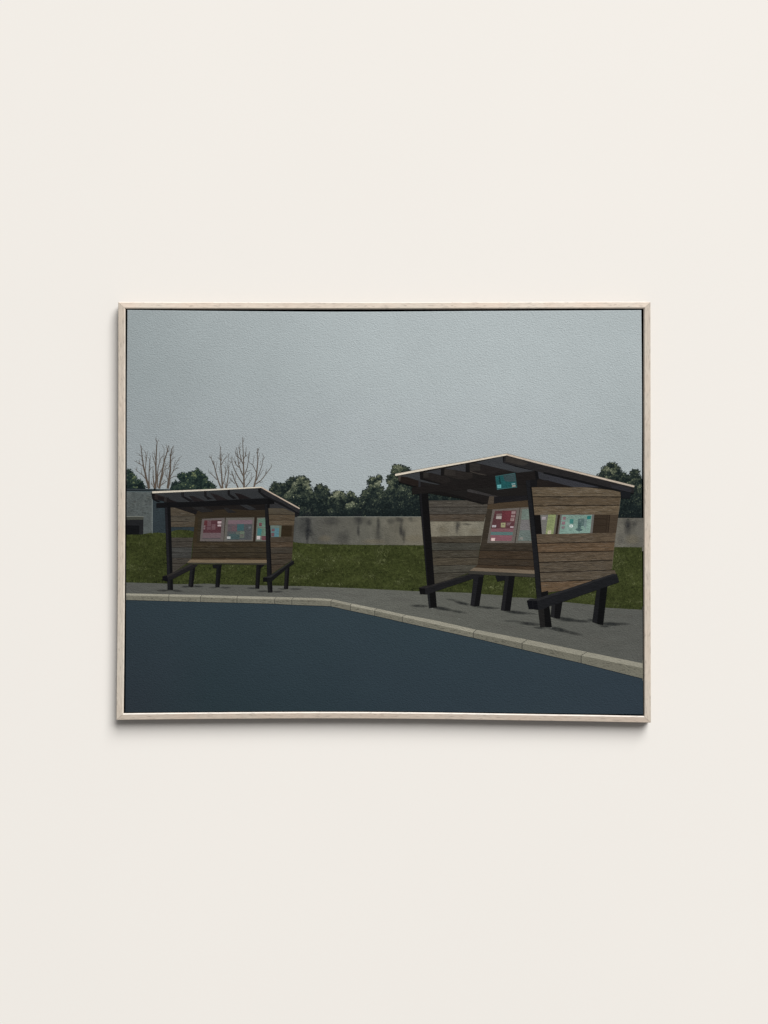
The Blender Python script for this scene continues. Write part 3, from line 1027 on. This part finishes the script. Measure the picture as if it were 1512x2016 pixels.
# roof timbers
bar(lv, [(a1(78, 292, 140, 296, 135, 400, 250, 455, 190, 455, 95, 405), (20, 19, 21)),
         (a1(140, 300, 215, 330, 330, 365, 330, 440, 200, 420, 138, 400), (58, 50, 49)), (a1(190, 340, 330, 372, 560, 460, 420, 470, 200, 415), (38, 33, 34))], 'rafter', sh1)
bar(lv, [(a1(630, 275, 682, 272, 684, 345, 870, 440, 800, 452, 640, 360), (24, 23, 25)), (a1(640, 282, 660, 280, 662, 350, 648, 352), (46, 46, 48)),
         (a1(770, 340, 870, 350, 1075, 440, 875, 448), (34, 30, 31))], 'rafter', sh1)
bar(lv, [(a1(1055, 255, 1102, 252, 1106, 345, 1215, 400, 1130, 412, 1062, 348), (26, 25, 27)), (a1(1062, 262, 1080, 260, 1082, 335, 1070, 338), (48, 47, 49)),
         (a1(1170, 290, 1300, 320, 1512, 420, 1300, 430), (36, 31, 32))], 'rafter', sh1)
bar(lv, [(a2(75, 238, 122, 234, 122, 308, 250, 385, 180, 402, 80, 325), (22, 21, 23)), (a2(210, 288, 330, 310, 510, 390, 300, 402), (38, 31, 32))], 'rafter', sh1)
bar(lv, [(a2(645, 203, 697, 198, 702, 288, 840, 372, 770, 380, 650, 270), (20, 20, 22)), ([(513.4, 969), (521, 975), (590, 1008), (588, 1012), (527, 981), (513, 972)], (22, 22, 24))], 'rafter', sh1)
p = Paint(lv)          # light strips between joists under the beam
for q in (a2(300, 512, 440, 505, 612, 590, 490, 606),):
    p.poly(q, (43, 44, 46), 'pave')
for q in (a1(815, 552, 1040, 545, 1256, 632, 1020, 652), a2(0, 570, 60, 560, 250, 650, 90, 660)):
    p.poly(q, (36, 35, 35), 'pave')
p.poly(a1(500, 552, 690, 548, 935, 632, 905, 690), (24, 22, 23), 'dark')
p.build('ceiling_panel', sh1)
bar(lv, [([(308, 990.6), (345, 988.6), (380, 988), (440, 984.6), (490, 982), (527, 980.7), (540.2, 981.8), (540.2, 991.9), (490, 993.6), (440, 995), (350, 999), (308, 999.4)], (17, 17, 19)),
         (a2(828, 388, 945, 395, 945, 490, 832, 490), (12, 12, 14))], 'beam', sh1)
bar(lv, [([(513.6, 961), (514.6, 961), (589.8, 1002), (589.2, 1012), (553, 990), (521, 975), (513.4, 970)], (57, 57, 60)),
         ([(585, 1002), (589.8, 1002), (589.2, 1012), (585, 1010)], (52, 52, 56)), ([(580.5, 1008), (589, 1012), (586, 1017), (580.5, 1016.8)], (26, 27, 30)),
         ([(514, 969.4), (527, 977.4), (556, 991), (589.2, 1010.6), (588.6, 1013), (553, 993), (526, 979.6), (513.6, 971.6)], (22, 22, 25))], 'barge_board', sh1)
p = Paint(lv)
p.poly([(299.7, 967.4), (400, 963.6), (470, 960.3), (514.6, 958.2), (514.6, 960.4), (470, 962.8), (400, 966.6), (300, 971.2)], (206, 198, 182))
p.poly([(514.6, 958.2), (552, 979), (590.4, 1000.2), (589.7, 1002.3), (550, 980.6), (514.2, 960.4)], (186, 170, 154))
p.stroke([(514, 960.9), (552, 981.8), (589.6, 1003)], .6, .6, (70, 58, 50))
p.build('roof_edge', sh1, 'pale cream roof edge')

bar(lv, [(a1(318, 368, 362, 372, 362, 462, 312, 460), (62, 60, 60)), (a1(362, 372, 400, 378, 420, 462, 362, 462), (38, 35, 35)),
         ([(325, 999.2), (336, 999.2), (341.1, 1161.2), (330.2, 1161)], (31, 31, 35)), ([(329.2, 991), (335.4, 991), (341.1, 1161.2), (336, 1161.2)], BK)], 'post', sh1)
bar(lv, [(a3(283, 706, 376, 690, 392, 800, 370, 798, 286, 775), (14, 13, 19)), (a3(372, 718, 850, 485, 945, 488, 895, 540, 470, 760, 392, 800), (31, 30, 32)),
         (a3(283, 704, 372, 680, 520, 612, 815, 458, 850, 488, 378, 722, 372, 694), (64, 61, 58))], 'handrail', sh1)
bar(lv, [(a3(385, 790, 475, 755, 483, 955, 380, 955), (28, 29, 31)), (a3(432, 775, 475, 755, 483, 957, 430, 957), BK)], 'leg', sh1)
bar(lv, [(a4(1150, 550, 1232, 530, 1205, 940, 1125, 935), (29, 29, 31)), (a4(1196, 540, 1232, 530, 1205, 940, 1170, 940), BK)], 'leg', sh1)
bar(lv, [([(521.4, 993), (527.8, 993), (531, 1060), (533.2, 1128), (533, 1134), (526.2, 1134), (523.4, 1060)], (35, 35, 38)), (a2(818, 495, 860, 498, 862, 562, 820, 566), (13, 13, 15)),
         ([(527, 1000), (528.4, 1000), (532.4, 1060), (535.4, 1128), (532.6, 1128), (530, 1060)], BK), (a4(868, 598, 895, 612, 898, 672, 874, 690), BK)], 'post', sh1)
bar(lv, [(a4(815, 800, 905, 785, 916, 1000, 830, 1006), (26, 27, 28)), (a4(868, 795, 905, 785, 916, 1000, 878, 1004), BK)], 'leg', sh1)
bar(lv, [(a4(737, 722, 818, 718, 825, 805, 738, 800), (14, 14, 17)), (a4(812, 728, 1288, 420, 1312, 418, 1314, 472, 1180, 560, 902, 795, 880, 822, 820, 806), (20, 21, 23)),
         (a4(737, 724, 800, 712, 870, 688, 1240, 440, 1272, 406, 1298, 418, 880, 728, 815, 732), (58, 58, 60))], 'handrail', sh1)

# ================================================================== large shelter
b5 = Z(770, 880, 9.45)
b6 = Z(920, 880, 9.45)
b7 = Z(1070, 880, 7.56)
b8 = Z(810, 1000, 9.45)
b9 = Z(930, 980, 9.45)
b10 = Z(1040, 950, 7.56)
b11 = Z(810, 1100, 7.56)
b12 = Z(1000, 1090, 10.8)
b13 = Z(1100, 1090, 8.4)
lv = Lv(2.3)
s2 = Paint(lv)
s2.poly([(781, 936.5), (850, 922), (920, 908.5), (997, 894.5), (1060, 925), (1225, 966), (1060, 962), (1050, 995), (958, 996), (915, 983), (842, 971), (800, 953)], (27, 25, 24), 'wood')
s2.poly(b5(130, 545, 530, 470, 540, 605, 600, 620, 930, 690, 860, 702, 520, 640, 230, 550), (54, 56, 58), 'pave')
s2.poly(b5(600, 478, 925, 408, 925, 528, 740, 480), (51, 52, 55), 'pave')
s2.poly(b5(990, 402, 1385, 318, 1388, 462, 1180, 428), (53, 54, 57), 'pave')
s2.poly(b6(150, 296, 660, 172, 670, 292, 1250, 445, 930, 478, 640, 410, 380, 345), (55, 57, 60), 'pave')
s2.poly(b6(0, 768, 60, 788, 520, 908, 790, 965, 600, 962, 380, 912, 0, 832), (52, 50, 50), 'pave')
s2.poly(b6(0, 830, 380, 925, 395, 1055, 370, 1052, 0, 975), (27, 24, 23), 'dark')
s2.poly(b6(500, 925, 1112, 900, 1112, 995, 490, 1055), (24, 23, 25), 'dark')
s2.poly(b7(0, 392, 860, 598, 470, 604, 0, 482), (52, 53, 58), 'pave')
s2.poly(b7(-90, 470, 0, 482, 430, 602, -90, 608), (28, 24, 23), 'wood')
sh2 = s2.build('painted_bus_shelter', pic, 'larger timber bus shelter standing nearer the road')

p = Paint(lv)
planks(p, [(840, 985.6), (930, 985), (959, 992), (960.6, 1000), (952.9, 1026), (840, 1026)], [((840, 998.6), (962, 998.2)), ((840, 1012.6), (962, 1012.2))], (68, 63, 56), .06, .5)
planks(p, [(842, 1056.6), (895, 1055.6), (948.6, 1054.4), (943, 1090), (940, 1113), (926, 1122.5), (922, 1128.2), (855, 1152), (848, 1152)],
       [((840, 1068.8), (962, 1068.6)), ((840, 1083.8), (962, 1082.8)), ((840, 1098.6), (962, 1097)), ((840, 1114), (962, 1111.6)), ((840, 1129.2), (962, 1125))], (68, 64, 55), .07, .5)
p.build('side_wall', sh2, 'weathered grey side wall with a long viewing gap')

p = Paint(lv)
planks(p, [(959.5, 992), (972, 992.5), (1037, 984), (1053, 990), (1056, 1124), (933, 1119), (940, 1112), (946, 1075), (952.9, 1035), (960, 998)],
       [((935, 1084), (1056, 1084.8)), ((935, 1099.6), (1056, 1101.6)), ((935, 1111.6), (1056, 1115))], (57, 48, 38), .08, .5)
p.poly(b6(408, 918, 498, 920, 490, 1062, 378, 1062), (72, 64, 55), 'wood')
p.poly(b9(290, 130, 480, 98, 1030, 50, 1030, 175, 880, 182, 375, 214, 270, 205), (66, 55, 42), 'wood')
p.build('back_wall', sh2, 'brown planked back wall')

p = Paint(lv)
p.poly(b9(375, 218, 884, 184, 786, 842, 272, 842), (98, 92, 87))
p.poly(b9(420, 245, 822, 234, 772, 572, 345, 572), (84, 54, 57), 'wallp')
p.poly(b9(555, 240, 725, 238, 720, 440, 548, 440), (92, 46, 52), 'wallp')
p.poly(b9(354, 574, 768, 574, 758, 632, 348, 632), (118, 82, 88))
p.poly(b9(345, 634, 752, 640, 745, 696, 338, 692), (82, 109, 107))
p.poly(b9(340, 694, 745, 699, 725, 803, 334, 800), (122, 83, 90))
for q, c in [((730, 250, 803, 247, 800, 296, 726, 298), (146, 124, 124)), ((720, 320, 792, 318, 788, 364, 716, 364), (140, 118, 117)), ((708, 382, 780, 380, 773, 434, 706, 432), (140, 118, 116)),
             ((448, 300, 548, 294, 545, 342, 444, 346), (112, 96, 94)), ((444, 346, 545, 342, 538, 396, 438, 392), (160, 152, 148)), ((532, 465, 617, 463, 610, 552, 528, 548), (144, 142, 110)),
             ((370, 510, 444, 508, 438, 548, 366, 548), (172, 168, 172)), ((706, 530, 768, 532, 762, 560, 702, 558), (170, 155, 160)), ((640, 470, 728, 455, 690, 512, 636, 510), (112, 90, 93)),
             ((352, 748, 422, 748, 416, 802, 348, 802), (205, 182, 177))]:
    p.poly(b9(*q), c)
for q in ((745, 262, 785, 262, 784, 268, 744, 268), (735, 332, 775, 332, 774, 340, 734, 340), (722, 396, 760, 396, 759, 404, 721, 404), (390, 522, 420, 522, 419, 530, 389, 530), (552, 490, 590, 490, 588, 500, 550, 500)):
    p.poly(b9(*q), (100, 86, 86))
p.build('notice_board', sh2, 'notice board with a crimson poster and pale tags')
p = Paint(lv)
p.poly(b9(882, 184, 1040, 174, 1100, 842, 786, 842), (40, 30, 26), 'dark')
p.poly(b9(893, 184, 1040, 174, 1100, 842, 799, 842), (97, 95, 88))
p.poly(b9(925, 214, 1045, 208, 1060, 406, 908, 406), (100, 112, 105), 'wallp')
p.poly(b9(905, 412, 1060, 412, 1072, 604, 880, 604), (106, 104, 104), 'wallp')
p.poly(b9(880, 604, 1074, 604, 1096, 800, 848, 800), (94, 104, 100), 'wallp')
p.poly(b9(880, 733, 944, 733, 940, 778, 876, 778), (124, 124, 118))
p.build('notice_board', sh2, 'notice board with green and grey sheets, half behind the post')

p = Paint(lv)
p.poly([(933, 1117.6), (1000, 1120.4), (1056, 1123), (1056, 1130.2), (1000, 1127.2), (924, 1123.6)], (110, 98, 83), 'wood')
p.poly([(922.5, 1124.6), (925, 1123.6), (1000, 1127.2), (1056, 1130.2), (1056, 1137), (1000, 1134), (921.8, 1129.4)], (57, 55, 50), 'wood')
p.build('bench_seat', sh2)
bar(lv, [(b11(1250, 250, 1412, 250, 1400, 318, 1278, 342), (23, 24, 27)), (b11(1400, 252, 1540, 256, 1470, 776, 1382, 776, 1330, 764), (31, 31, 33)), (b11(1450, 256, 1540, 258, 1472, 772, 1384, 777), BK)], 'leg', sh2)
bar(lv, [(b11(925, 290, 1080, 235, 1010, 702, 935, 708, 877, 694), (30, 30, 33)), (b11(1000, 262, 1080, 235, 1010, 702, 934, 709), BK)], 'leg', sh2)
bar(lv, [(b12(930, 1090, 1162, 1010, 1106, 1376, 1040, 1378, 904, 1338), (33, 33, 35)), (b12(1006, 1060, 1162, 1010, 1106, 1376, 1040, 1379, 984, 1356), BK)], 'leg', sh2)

p = Paint(lv)
planks(p, [(1044, 959.2), (1154, 959.3), (1221, 967), (1222, 979), (1219, 1004), (1217.4, 1013), (1044, 1013.6)],
       [((1044, 978), (1224, 978.4)), ((1044, 996.2), (1224, 994.4))], (86, 75, 60), .1, .8, 1.4)
planks(p, [(1050, 1052), (1212.8, 1048.3), (1209, 1080), (1206.5, 1100), (1203.8, 1122), (1210, 1122), (1213, 1131), (1140, 1158), (1066, 1168), (1056, 1100)],
       [((1050, 1070), (1215, 1066.8)), ((1050, 1088.6), (1215, 1084.4)), ((1050, 1107.6), (1215, 1102.6)), ((1050, 1127.8), (1215, 1121.8)), ((1050, 1146.4), (1215, 1139.8))], (88, 75, 60), .1, .8, 1.4)
p.poly([(1044, 1013.5), (1217.4, 1013), (1212.8, 1049), (1050, 1052.4)], (66, 56, 45), 'wood')
p.poly(b10(60, 485, 182, 485, 205, 766, 100, 768), (15, 13, 13), 'dark')
p.poly(b10(440, 478, 478, 478, 440, 768, 398, 768), (46, 36, 29), 'wood')
p.poly(b10(980, 476, 1212, 476, 1186, 748, 952, 752), (52, 43, 34), 'wood')
p.stroke(b10(978, 540, 1170, 545), .8, .8, (34, 25, 18))
p.stroke(b10(968, 632, 1158, 640), .8, .8, (36, 27, 19))
p.stroke(b10(1176, 480, 1152, 745), .7, .7, (34, 25, 18))
p.stroke(b10(1216, 480, 1190, 745), 1.0, 1.0, (30, 22, 16))
p.stroke(b10(1372, 225, 1338, 478), .6, .6, (104, 98, 86))
p.stroke([(1212, 1050), (1206.5, 1100), (1204.6, 1120)], .5, .5, (104, 96, 84))
p.build('side_wall', sh2, 'brown planked side wall, outer face')
p = Paint(lv)
p.poly(b10(180, 480, 440, 478, 400, 766, 204, 768), (108, 107, 103))
p.poly(b10(296, 478, 414, 478, 372, 766, 256, 768), (129, 139, 98), 'wallp')
p.poly(b10(414, 478, 440, 478, 402, 766, 372, 766), (92, 88, 80))
p.poly(b10(202, 510, 262, 508, 256, 552, 200, 552), (152, 145, 147))
p.poly(b10(292, 714, 342, 712, 336, 765, 284, 766), (178, 174, 150))
p.poly(b10(300, 728, 332, 726, 328, 750, 297, 751), (160, 150, 132))
p.build('notice_board', sh2, 'notice board with a lime green sheet seen through the gap')
p = Paint(lv)
p.poly(b10(476, 476, 982, 474, 954, 752, 436, 766), (98, 96, 92))
p.poly(b10(502, 484, 950, 481, 918, 750, 458, 764), (119, 144, 134), 'wallp')
for q, c in [((512, 508, 562, 508, 557, 556, 508, 556), (126, 102, 108)), ((500, 580, 552, 580, 547, 626, 496, 626), (126, 102, 108)), ((494, 650, 542, 650, 536, 688, 492, 686), (118, 108, 110)),
             ((618, 544, 674, 544, 670, 612, 613, 612), (62, 118, 112)), ((876, 498, 934, 497, 928, 546, 872, 547), (38, 112, 110)),
             ((826, 548, 874, 548, 856, 705, 822, 640), (110, 128, 126)), ((742, 538, 836, 536, 830, 604, 822, 645, 740, 655, 738, 600), (84, 104, 102)), ((738, 600, 790, 602, 786, 655, 770, 700, 732, 700), (72, 94, 92)), ((730, 682, 770, 676, 815, 704, 768, 728, 716, 714, 698, 690), (70, 90, 89)),
             ((764, 556, 790, 552, 786, 574, 762, 576), (104, 122, 120)), ((796, 590, 818, 586, 814, 612, 794, 616), (98, 118, 115)), ((612, 630, 640, 624, 666, 632, 664, 662, 640, 670, 612, 664), (196, 208, 202)),
             ((626, 642, 646, 640, 648, 654, 628, 655), (110, 130, 128)), ((600, 718, 660, 705, 662, 709, 602, 724), (94, 118, 110))]:
    p.poly(b10(*q), c, 'wallp')
p.build('notice_board', sh2, 'notice board with a pale teal map')

# roof timbers
bar(lv, [(b5(128, 540, 182, 548, 186, 650, 140, 632), (92, 83, 77)), (b5(178, 548, 300, 560, 520, 632, 520, 752, 470, 748, 170, 655), (46, 37, 33)), (b5(140, 640, 170, 652, 512, 745, 512, 758, 400, 735, 160, 665), (18, 16, 17))], 'rafter', sh2)
bar(lv, [(b5(530, 470, 602, 464, 596, 582, 542, 604), (22, 20, 20)), (b5(600, 468, 760, 492, 1050, 560, 1150, 640, 960, 692, 770, 640, 598, 582), (48, 43, 41)),
         (b5(602, 470, 690, 482, 700, 560, 600, 578), (62, 58, 54)), (b5(596, 580, 770, 628, 960, 690, 900, 690, 700, 645, 560, 604), (20, 18, 18))], 'rafter', sh2)
bar(lv, [(b5(930, 404, 995, 394, 978, 522, 926, 532), (22, 20, 20)), (b5(992, 400, 1190, 432, 1400, 470, 1512, 478, 1512, 612, 1250, 602, 980, 528), (54, 49, 46)), (b5(1000, 410, 1190, 440, 1200, 540, 990, 520), (68, 63, 59))], 'rafter', sh2)
bar(lv, [(b5(1390, 318, 1455, 308, 1455, 466, 1386, 462), (20, 19, 20)), (b6(40, 308, 160, 300, 480, 378, 740, 430, 760, 500, 520, 535, 200, 525, 45, 462), (47, 42, 41)),
         (b6(42, 312, 150, 302, 240, 330, 240, 440, 48, 440), (66, 62, 58)), (b6(44, 440, 130, 470, 360, 520, 360, 540, 60, 470), (84, 78, 72))], 'rafter', sh2)
bar(lv, [(b6(660, 166, 722, 160, 722, 290, 1000, 366, 1260, 428, 1260, 446, 920, 372, 665, 292), (19, 18, 20))], 'rafter', sh2)
bar(lv, [([(810.5, 960), (835, 957.4), (870, 953), (930, 941), (980, 931), (1045, 931), (1052, 926), (1056, 946), (1040, 953), (980, 955), (930, 962), (870, 969.6), (845, 970.6), (812, 973.4)], (38, 34, 33)),
         (b6(1258, 448, 1312, 446, 1330, 600, 1272, 604), BK), (b6(1155, 612, 1302, 602, 1292, 742, 1166, 742), (20, 20, 22)),
         ([(842, 969), (865, 967.2), (915, 979), (930, 984.6), (960, 991.5), (950, 993), (900, 980)], (20, 18, 18))], 'beam', sh2)
p = Paint(lv)
p.poly(b6(1312, 458, 1520, 500, 1520, 622, 1440, 620, 1332, 588), (50, 51, 55), 'pave')
p.poly(b6(1300, 602, 1512, 640, 1512, 745, 1296, 745), (30, 26, 24), 'wood')
p.poly(b6(930, 940, 1112, 905, 1112, 990, 800, 1018, 560, 1040), (27, 26, 28), 'dark')
p.build('ceiling_panel', sh2)
bar(lv, [([(994, 896.2), (998, 896.2), (1070, 913.6), (1248.4, 958.4), (1247.4, 972.2), (1221, 967), (1130, 945), (1070, 931.4), (1035, 922), (991, 910.8)], (53, 51, 52)),
         ([(996.5, 898), (1020, 904), (1040, 912), (1030, 917), (995, 909)], (76, 71, 67)), ([(1200, 952), (1243, 962), (1243, 970), (1205, 961)], (60, 60, 66)),
         ([(1070, 929), (1130, 942.5), (1221, 965), (1247.4, 971), (1247.4, 972.6), (1221, 968.8), (1130, 946.6), (1070, 932.6)], (18, 18, 20)), (b7(1140, 652, 1296, 690, 1286, 770, 1152, 765), (24, 26, 30))], 'barge_board', sh2)
p = Paint(lv)
p.poly([(777.8, 934), (779, 933), (850, 919.8), (920, 907.8), (997.2, 893.2), (998, 896.4), (920, 911), (850, 923.6), (779.4, 937), (777.8, 936)], (212, 202, 185))
p.poly([(997.2, 893.2), (1060, 909.4), (1130, 926.4), (1249, 956.4), (1248, 959.6), (1130, 930.2), (1060, 913.2), (997.8, 896.8)], (182, 169, 154))
p.stroke([(778, 933), (850, 919.4), (920, 907.2), (997, 892.9), (1060, 909), (1249, 956)], .6, .6, (116, 108, 100))
p.stroke([(998, 895), (1060, 911), (1130, 928), (1248, 957.8)], .5, .5, (216, 200, 180))
p.build('roof_edge', sh2, 'pale cream roof edge')

p = Paint(lv)
p.poly(b6(516, 540, 890, 480, 928, 750, 548, 798), (44, 74, 76), 'wallp')
p.poly(b6(524, 548, 880, 492, 914, 742, 556, 786), (32, 82, 84), 'wallp')
p.poly(b6(660, 530, 880, 494, 900, 640, 800, 650, 700, 640), (56, 74, 77), 'wallp')
p.poly(b6(590, 548, 606, 546, 614, 610, 626, 680, 604, 690, 594, 640), (14, 48, 52))
p.poly(b6(555, 706, 628, 700, 630, 762, 560, 768), (98, 158, 160))
p.poly(b6(580, 722, 606, 720, 608, 744, 584, 746), (80, 138, 144))
p.poly(b6(820, 680, 890, 668, 892, 694, 826, 702), (116, 152, 154))
p.poly(b6(830, 714, 896, 704, 898, 736, 834, 744), (140, 141, 132))
p.stroke(b6(524, 546, 880, 490), .8, .8, (66, 96, 96))
p.stroke(b6(552, 790, 926, 746), .7, .7, (76, 112, 112))
p.build('sign_board', sh2, 'small tilted teal sign under the roof')

bar(lv, [(b5(510, 628, 548, 640, 548, 740, 508, 745), (58, 58, 62)), (b5(548, 640, 600, 655, 640, 735, 548, 740), (28, 25, 25)),
         ([(825.4, 972), (842.8, 971), (855.8, 1150), (860, 1195.6), (844.8, 1196.8), (840.6, 1150)], (34, 34, 38)), ([(829.8, 972), (842.8, 971), (855.8, 1150), (858, 1170), (843.6, 1172)], (14, 13, 14))], 'post', sh2)
bar(lv, [(b11(238, 520, 360, 495, 379, 722, 262, 733), (32, 33, 35)), (b11(268, 515, 360, 495, 379, 722, 286, 732), (13, 13, 13))], 'leg', sh2)
bar(lv, [(b11(115, 434, 205, 440, 208, 528, 130, 526), (13, 13, 14)), (b11(203, 438, 900, 228, 1085, 236, 1062, 266, 905, 302, 370, 482, 240, 528, 207, 528), (29, 29, 31)),
         (b11(115, 436, 116, 428, 212, 398, 262, 398, 340, 378, 870, 222, 912, 230, 560, 335, 205, 442), (56, 54, 54))], 'handrail', sh2)
bar(lv, [(b13(625, 600, 806, 540, 735, 1178, 682, 1170, 554, 1128), (34, 35, 38)), (b13(690, 575, 806, 540, 735, 1178, 682, 1172, 632, 1156), (11, 12, 13))], 'leg', sh2)
bar(lv, [([(1034.8, 945.6), (1043.4, 945.6), (1049, 1000), (1058.9, 1090), (1066, 1176), (1057, 1180), (1049, 1090), (1041, 1000)], (37, 38, 42)),
         ([(1043.2, 958), (1046.6, 958.4), (1049.4, 985), (1060, 1092), (1066.4, 1168), (1065, 1172), (1058.4, 1090), (1048.8, 1000)], (13, 13, 15))], 'post', sh2)
bar(lv, [(b12(640, 1170, 880, 1110, 932, 1560, 688, 1556), (31, 30, 29)), (b12(765, 1170, 880, 1110, 932, 1562, 790, 1552), (11, 11, 12))], 'leg', sh2)
bar(lv, [(b12(700, 820, 852, 788, 856, 880, 715, 930), (16, 16, 18)), (b12(402, 998, 520, 985, 622, 1000, 648, 1196, 550, 1178, 444, 1174), (13, 14, 19)), (b12(508, 1000, 522, 998, 548, 1180, 534, 1176), (24, 24, 28)),
         ([(1057, 1182.4), (1100, 1168.4), (1214.5, 1130.3), (1218.9, 1146.2), (1130, 1177), (1100, 1187.8), (1081.5, 1193.2), (1070, 1199), (1059.6, 1201)], (28, 29, 32)),
         ([(1037.4, 1182.6), (1043.5, 1178.6), (1052, 1179), (1065, 1175.6), (1120, 1158), (1207, 1129.2), (1214.2, 1130.4), (1130, 1159.4), (1057.4, 1183.2), (1047, 1182.2)], (54, 54, 57))], 'handrail', sh2)

# ------------------------------------------------------------------ floater frame
O_TOP = curve(232.6, 594.3, 440, 594.8, 680, 595.2, 920, 594.7, 1120, 594.1, 1280.7, 594.0)
O_BOT = curve(228.9, 1417.3, 440, 1415.3, 640, 1414.4, 840, 1415.6, 1040, 1418.6, 1180, 1420.8, 1281.6, 1422.8)
O_LEFT = curve(594.3, 232.6, 800, 232.5, 1000, 232.1, 1200, 231.2, 1417.3, 228.9)
O_RIGHT = curve(594, 1280.7, 800, 1281.0, 1200, 1281.1, 1422.8, 1281.6)
OE = (O_TOP, O_RIGHT, O_BOT, O_LEFT)
black = plain_mat('black stained rebate', (0.004, 0.004, 0.004), 0.9, 0.05)
# inward distance in survey pixels for top, right, bottom, left: outer bevel, end of face, inner edge
PD = {'o': (0, 0, 0, 0), 'a': (1.2, 0.5, 0.5, 0.6), 'b': (11.2, 11.5, 10.4, 11.8), 'c': (13.4, 13.5, 12.8, 14.0)}
prof = [('o', -0.002), ('o', FRONT + 0.0010), ('a', FRONT), ('b', FRONT), ('c', FRONT + 0.0017), ('c', FRONT + 0.0030), ('c', -0.005)]
woods = [wood_mat('pale oak, top', (225, 213, 198), True), wood_mat('pale oak, right', (203, 193, 179), False),  # light falling off down the frame is put into each rail's tone
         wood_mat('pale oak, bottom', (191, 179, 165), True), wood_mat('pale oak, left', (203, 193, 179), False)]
arris = [wood_mat('arris highlight', (242, 236, 226), True), wood_mat('arris highlight upright', (222, 212, 198), False)]  # edge highlights put into a lighter colour on the light-catching bevels
flank = wood_mat('low bounce oak flank', (128, 116, 104), True)  # outer sides darkened to cut the light they bounce onto the wall
CORNER = [(0, 0), (1, 0), (1, 1), (0, 1)]
NSEG = 24
for s in range(4):
    v, f, mi = [], [], []
    c0, c1 = CORNER[s], CORNER[(s + 1) % 4]
    for kind, y in prof:
        for k in range(NSEG + 1):
            t = k / NSEG
            q = quad_pt(c0[0] + (c1[0] - c0[0]) * t, c0[1] + (c1[1] - c0[1]) * t, OE, PD[kind])
            x, z = pl(q[0], q[1], FRONT)
            e = 0.00018 * (1 if k == 0 else -1 if k == NSEG else 0)      # hairline in the mitres
            v.append((x + e * (c1[0] - c0[0]), y, z - e * (c1[1] - c0[1])))
    N1 = NSEG + 1
    n = len(prof)
    for r in range(n):
        r2 = (r + 1) % n
        for k in range(NSEG):
            f.append([r * N1 + k, r * N1 + k + 1, r2 * N1 + k + 1, r2 * N1 + k])
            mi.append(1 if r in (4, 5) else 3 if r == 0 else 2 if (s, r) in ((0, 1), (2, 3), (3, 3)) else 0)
    f.append([r * N1 for r in range(n)])
    mi.append(0)
    f.append([r * N1 + NSEG for r in reversed(range(n))])
    mi.append(0)
    me = bpy.data.meshes.new('frame_rail')
    me.from_pydata(v, [], f)
    me.polygons.foreach_set('material_index', mi)
    me.update()
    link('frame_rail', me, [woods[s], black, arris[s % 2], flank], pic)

# dark tray behind the canvas
me = bpy.data.meshes.new('backing_board')
R = [pl(*quad_pt(c[0], c[1], OE, (12.2,) * 4), FRONT) for c in CORNER]
v = [(x, -0.0056, z) for x, z in R] + [(x, -0.0044, z) for x, z in R]
me.from_pydata(v, [], [[3, 2, 1, 0], [4, 5, 6, 7], [0, 1, 5, 4], [1, 2, 6, 5], [2, 3, 7, 6], [3, 0, 4, 7]])
me.update()
link('backing_board', me, black, pic)

# ------------------------------------------------------------------ room wall
WALL = C((238.6, 234.4, 228.6))
wall_mat = plain_mat('matt cream wall paint', WALL, 0.9, 0.05, 260)
me = bpy.data.meshes.new('wall')
W = 4.0
me.from_pydata([(-W, 0, -W), (W, 0, -W), (W, 0, W), (-W, 0, W), (-W, 0.12, -W), (W, 0.12, -W), (W, 0.12, W), (-W, 0.12, W)], [],
               [[0, 1, 2, 3], [7, 6, 5, 4], [4, 5, 1, 0], [5, 6, 2, 1], [6, 7, 3, 2], [7, 4, 0, 3]])
me.update()
wo = link('wall', me, wall_mat, None)
wo['kind'] = 'structure'
wo['label'] = 'plain cream painted wall behind the framed painting'
wo['category'] = 'wall'

# ------------------------------------------------------------------ light
world = bpy.data.worlds.new('World')
scene.world = world
world.use_nodes = True
bg = world.node_tree.nodes['Background']
bg.inputs['Color'].default_value = (1.0, 0.99, 0.98, 1)
bg.inputs['Strength'].default_value = 0.18


def area_light(name, loc, sx, sy, power):
    d = bpy.data.lights.new(name, 'AREA')
    d.shape = 'RECTANGLE'
    d.size, d.size_y = sx, sy
    d.energy = power
    d.color = (1.0, 0.995, 0.985)
    o = bpy.data.objects.new(name, d)
    COL.objects.link(o)
    o.location = loc
    o.rotation_euler = (Vector((0, 0, 0)) - Vector(loc)).to_track_quat('-Z', 'Y').to_euler()
    return o


area_light('key_light', (20.0, -40.0, 38.0), 34.0, 44.0, 52300)  # unseen broad lamp at upper right, sized to the frame's soft shadow

# ------------------------------------------------------------------ camera
cd = bpy.data.cameras.new('camera')
cd.sensor_fit = 'HORIZONTAL'
cd.sensor_width = 36.0
cd.lens = FPX / 1512.0 * 36.0
cd.clip_start = 0.05
cd.clip_end = 200
cam = bpy.data.objects.new('camera', cd)
COL.objects.link(cam)
cam.location = CAM_LOC
cam.rotation_euler = CAM_ROT
scene.camera = cam

vs = scene.view_settings
vs.view_transform = 'Standard'
vs.look = 'None'
vs.exposure = 0
vs.gamma = 1
vs.use_curve_mapping = False
scene.cycles.transparent_max_bounces = 24
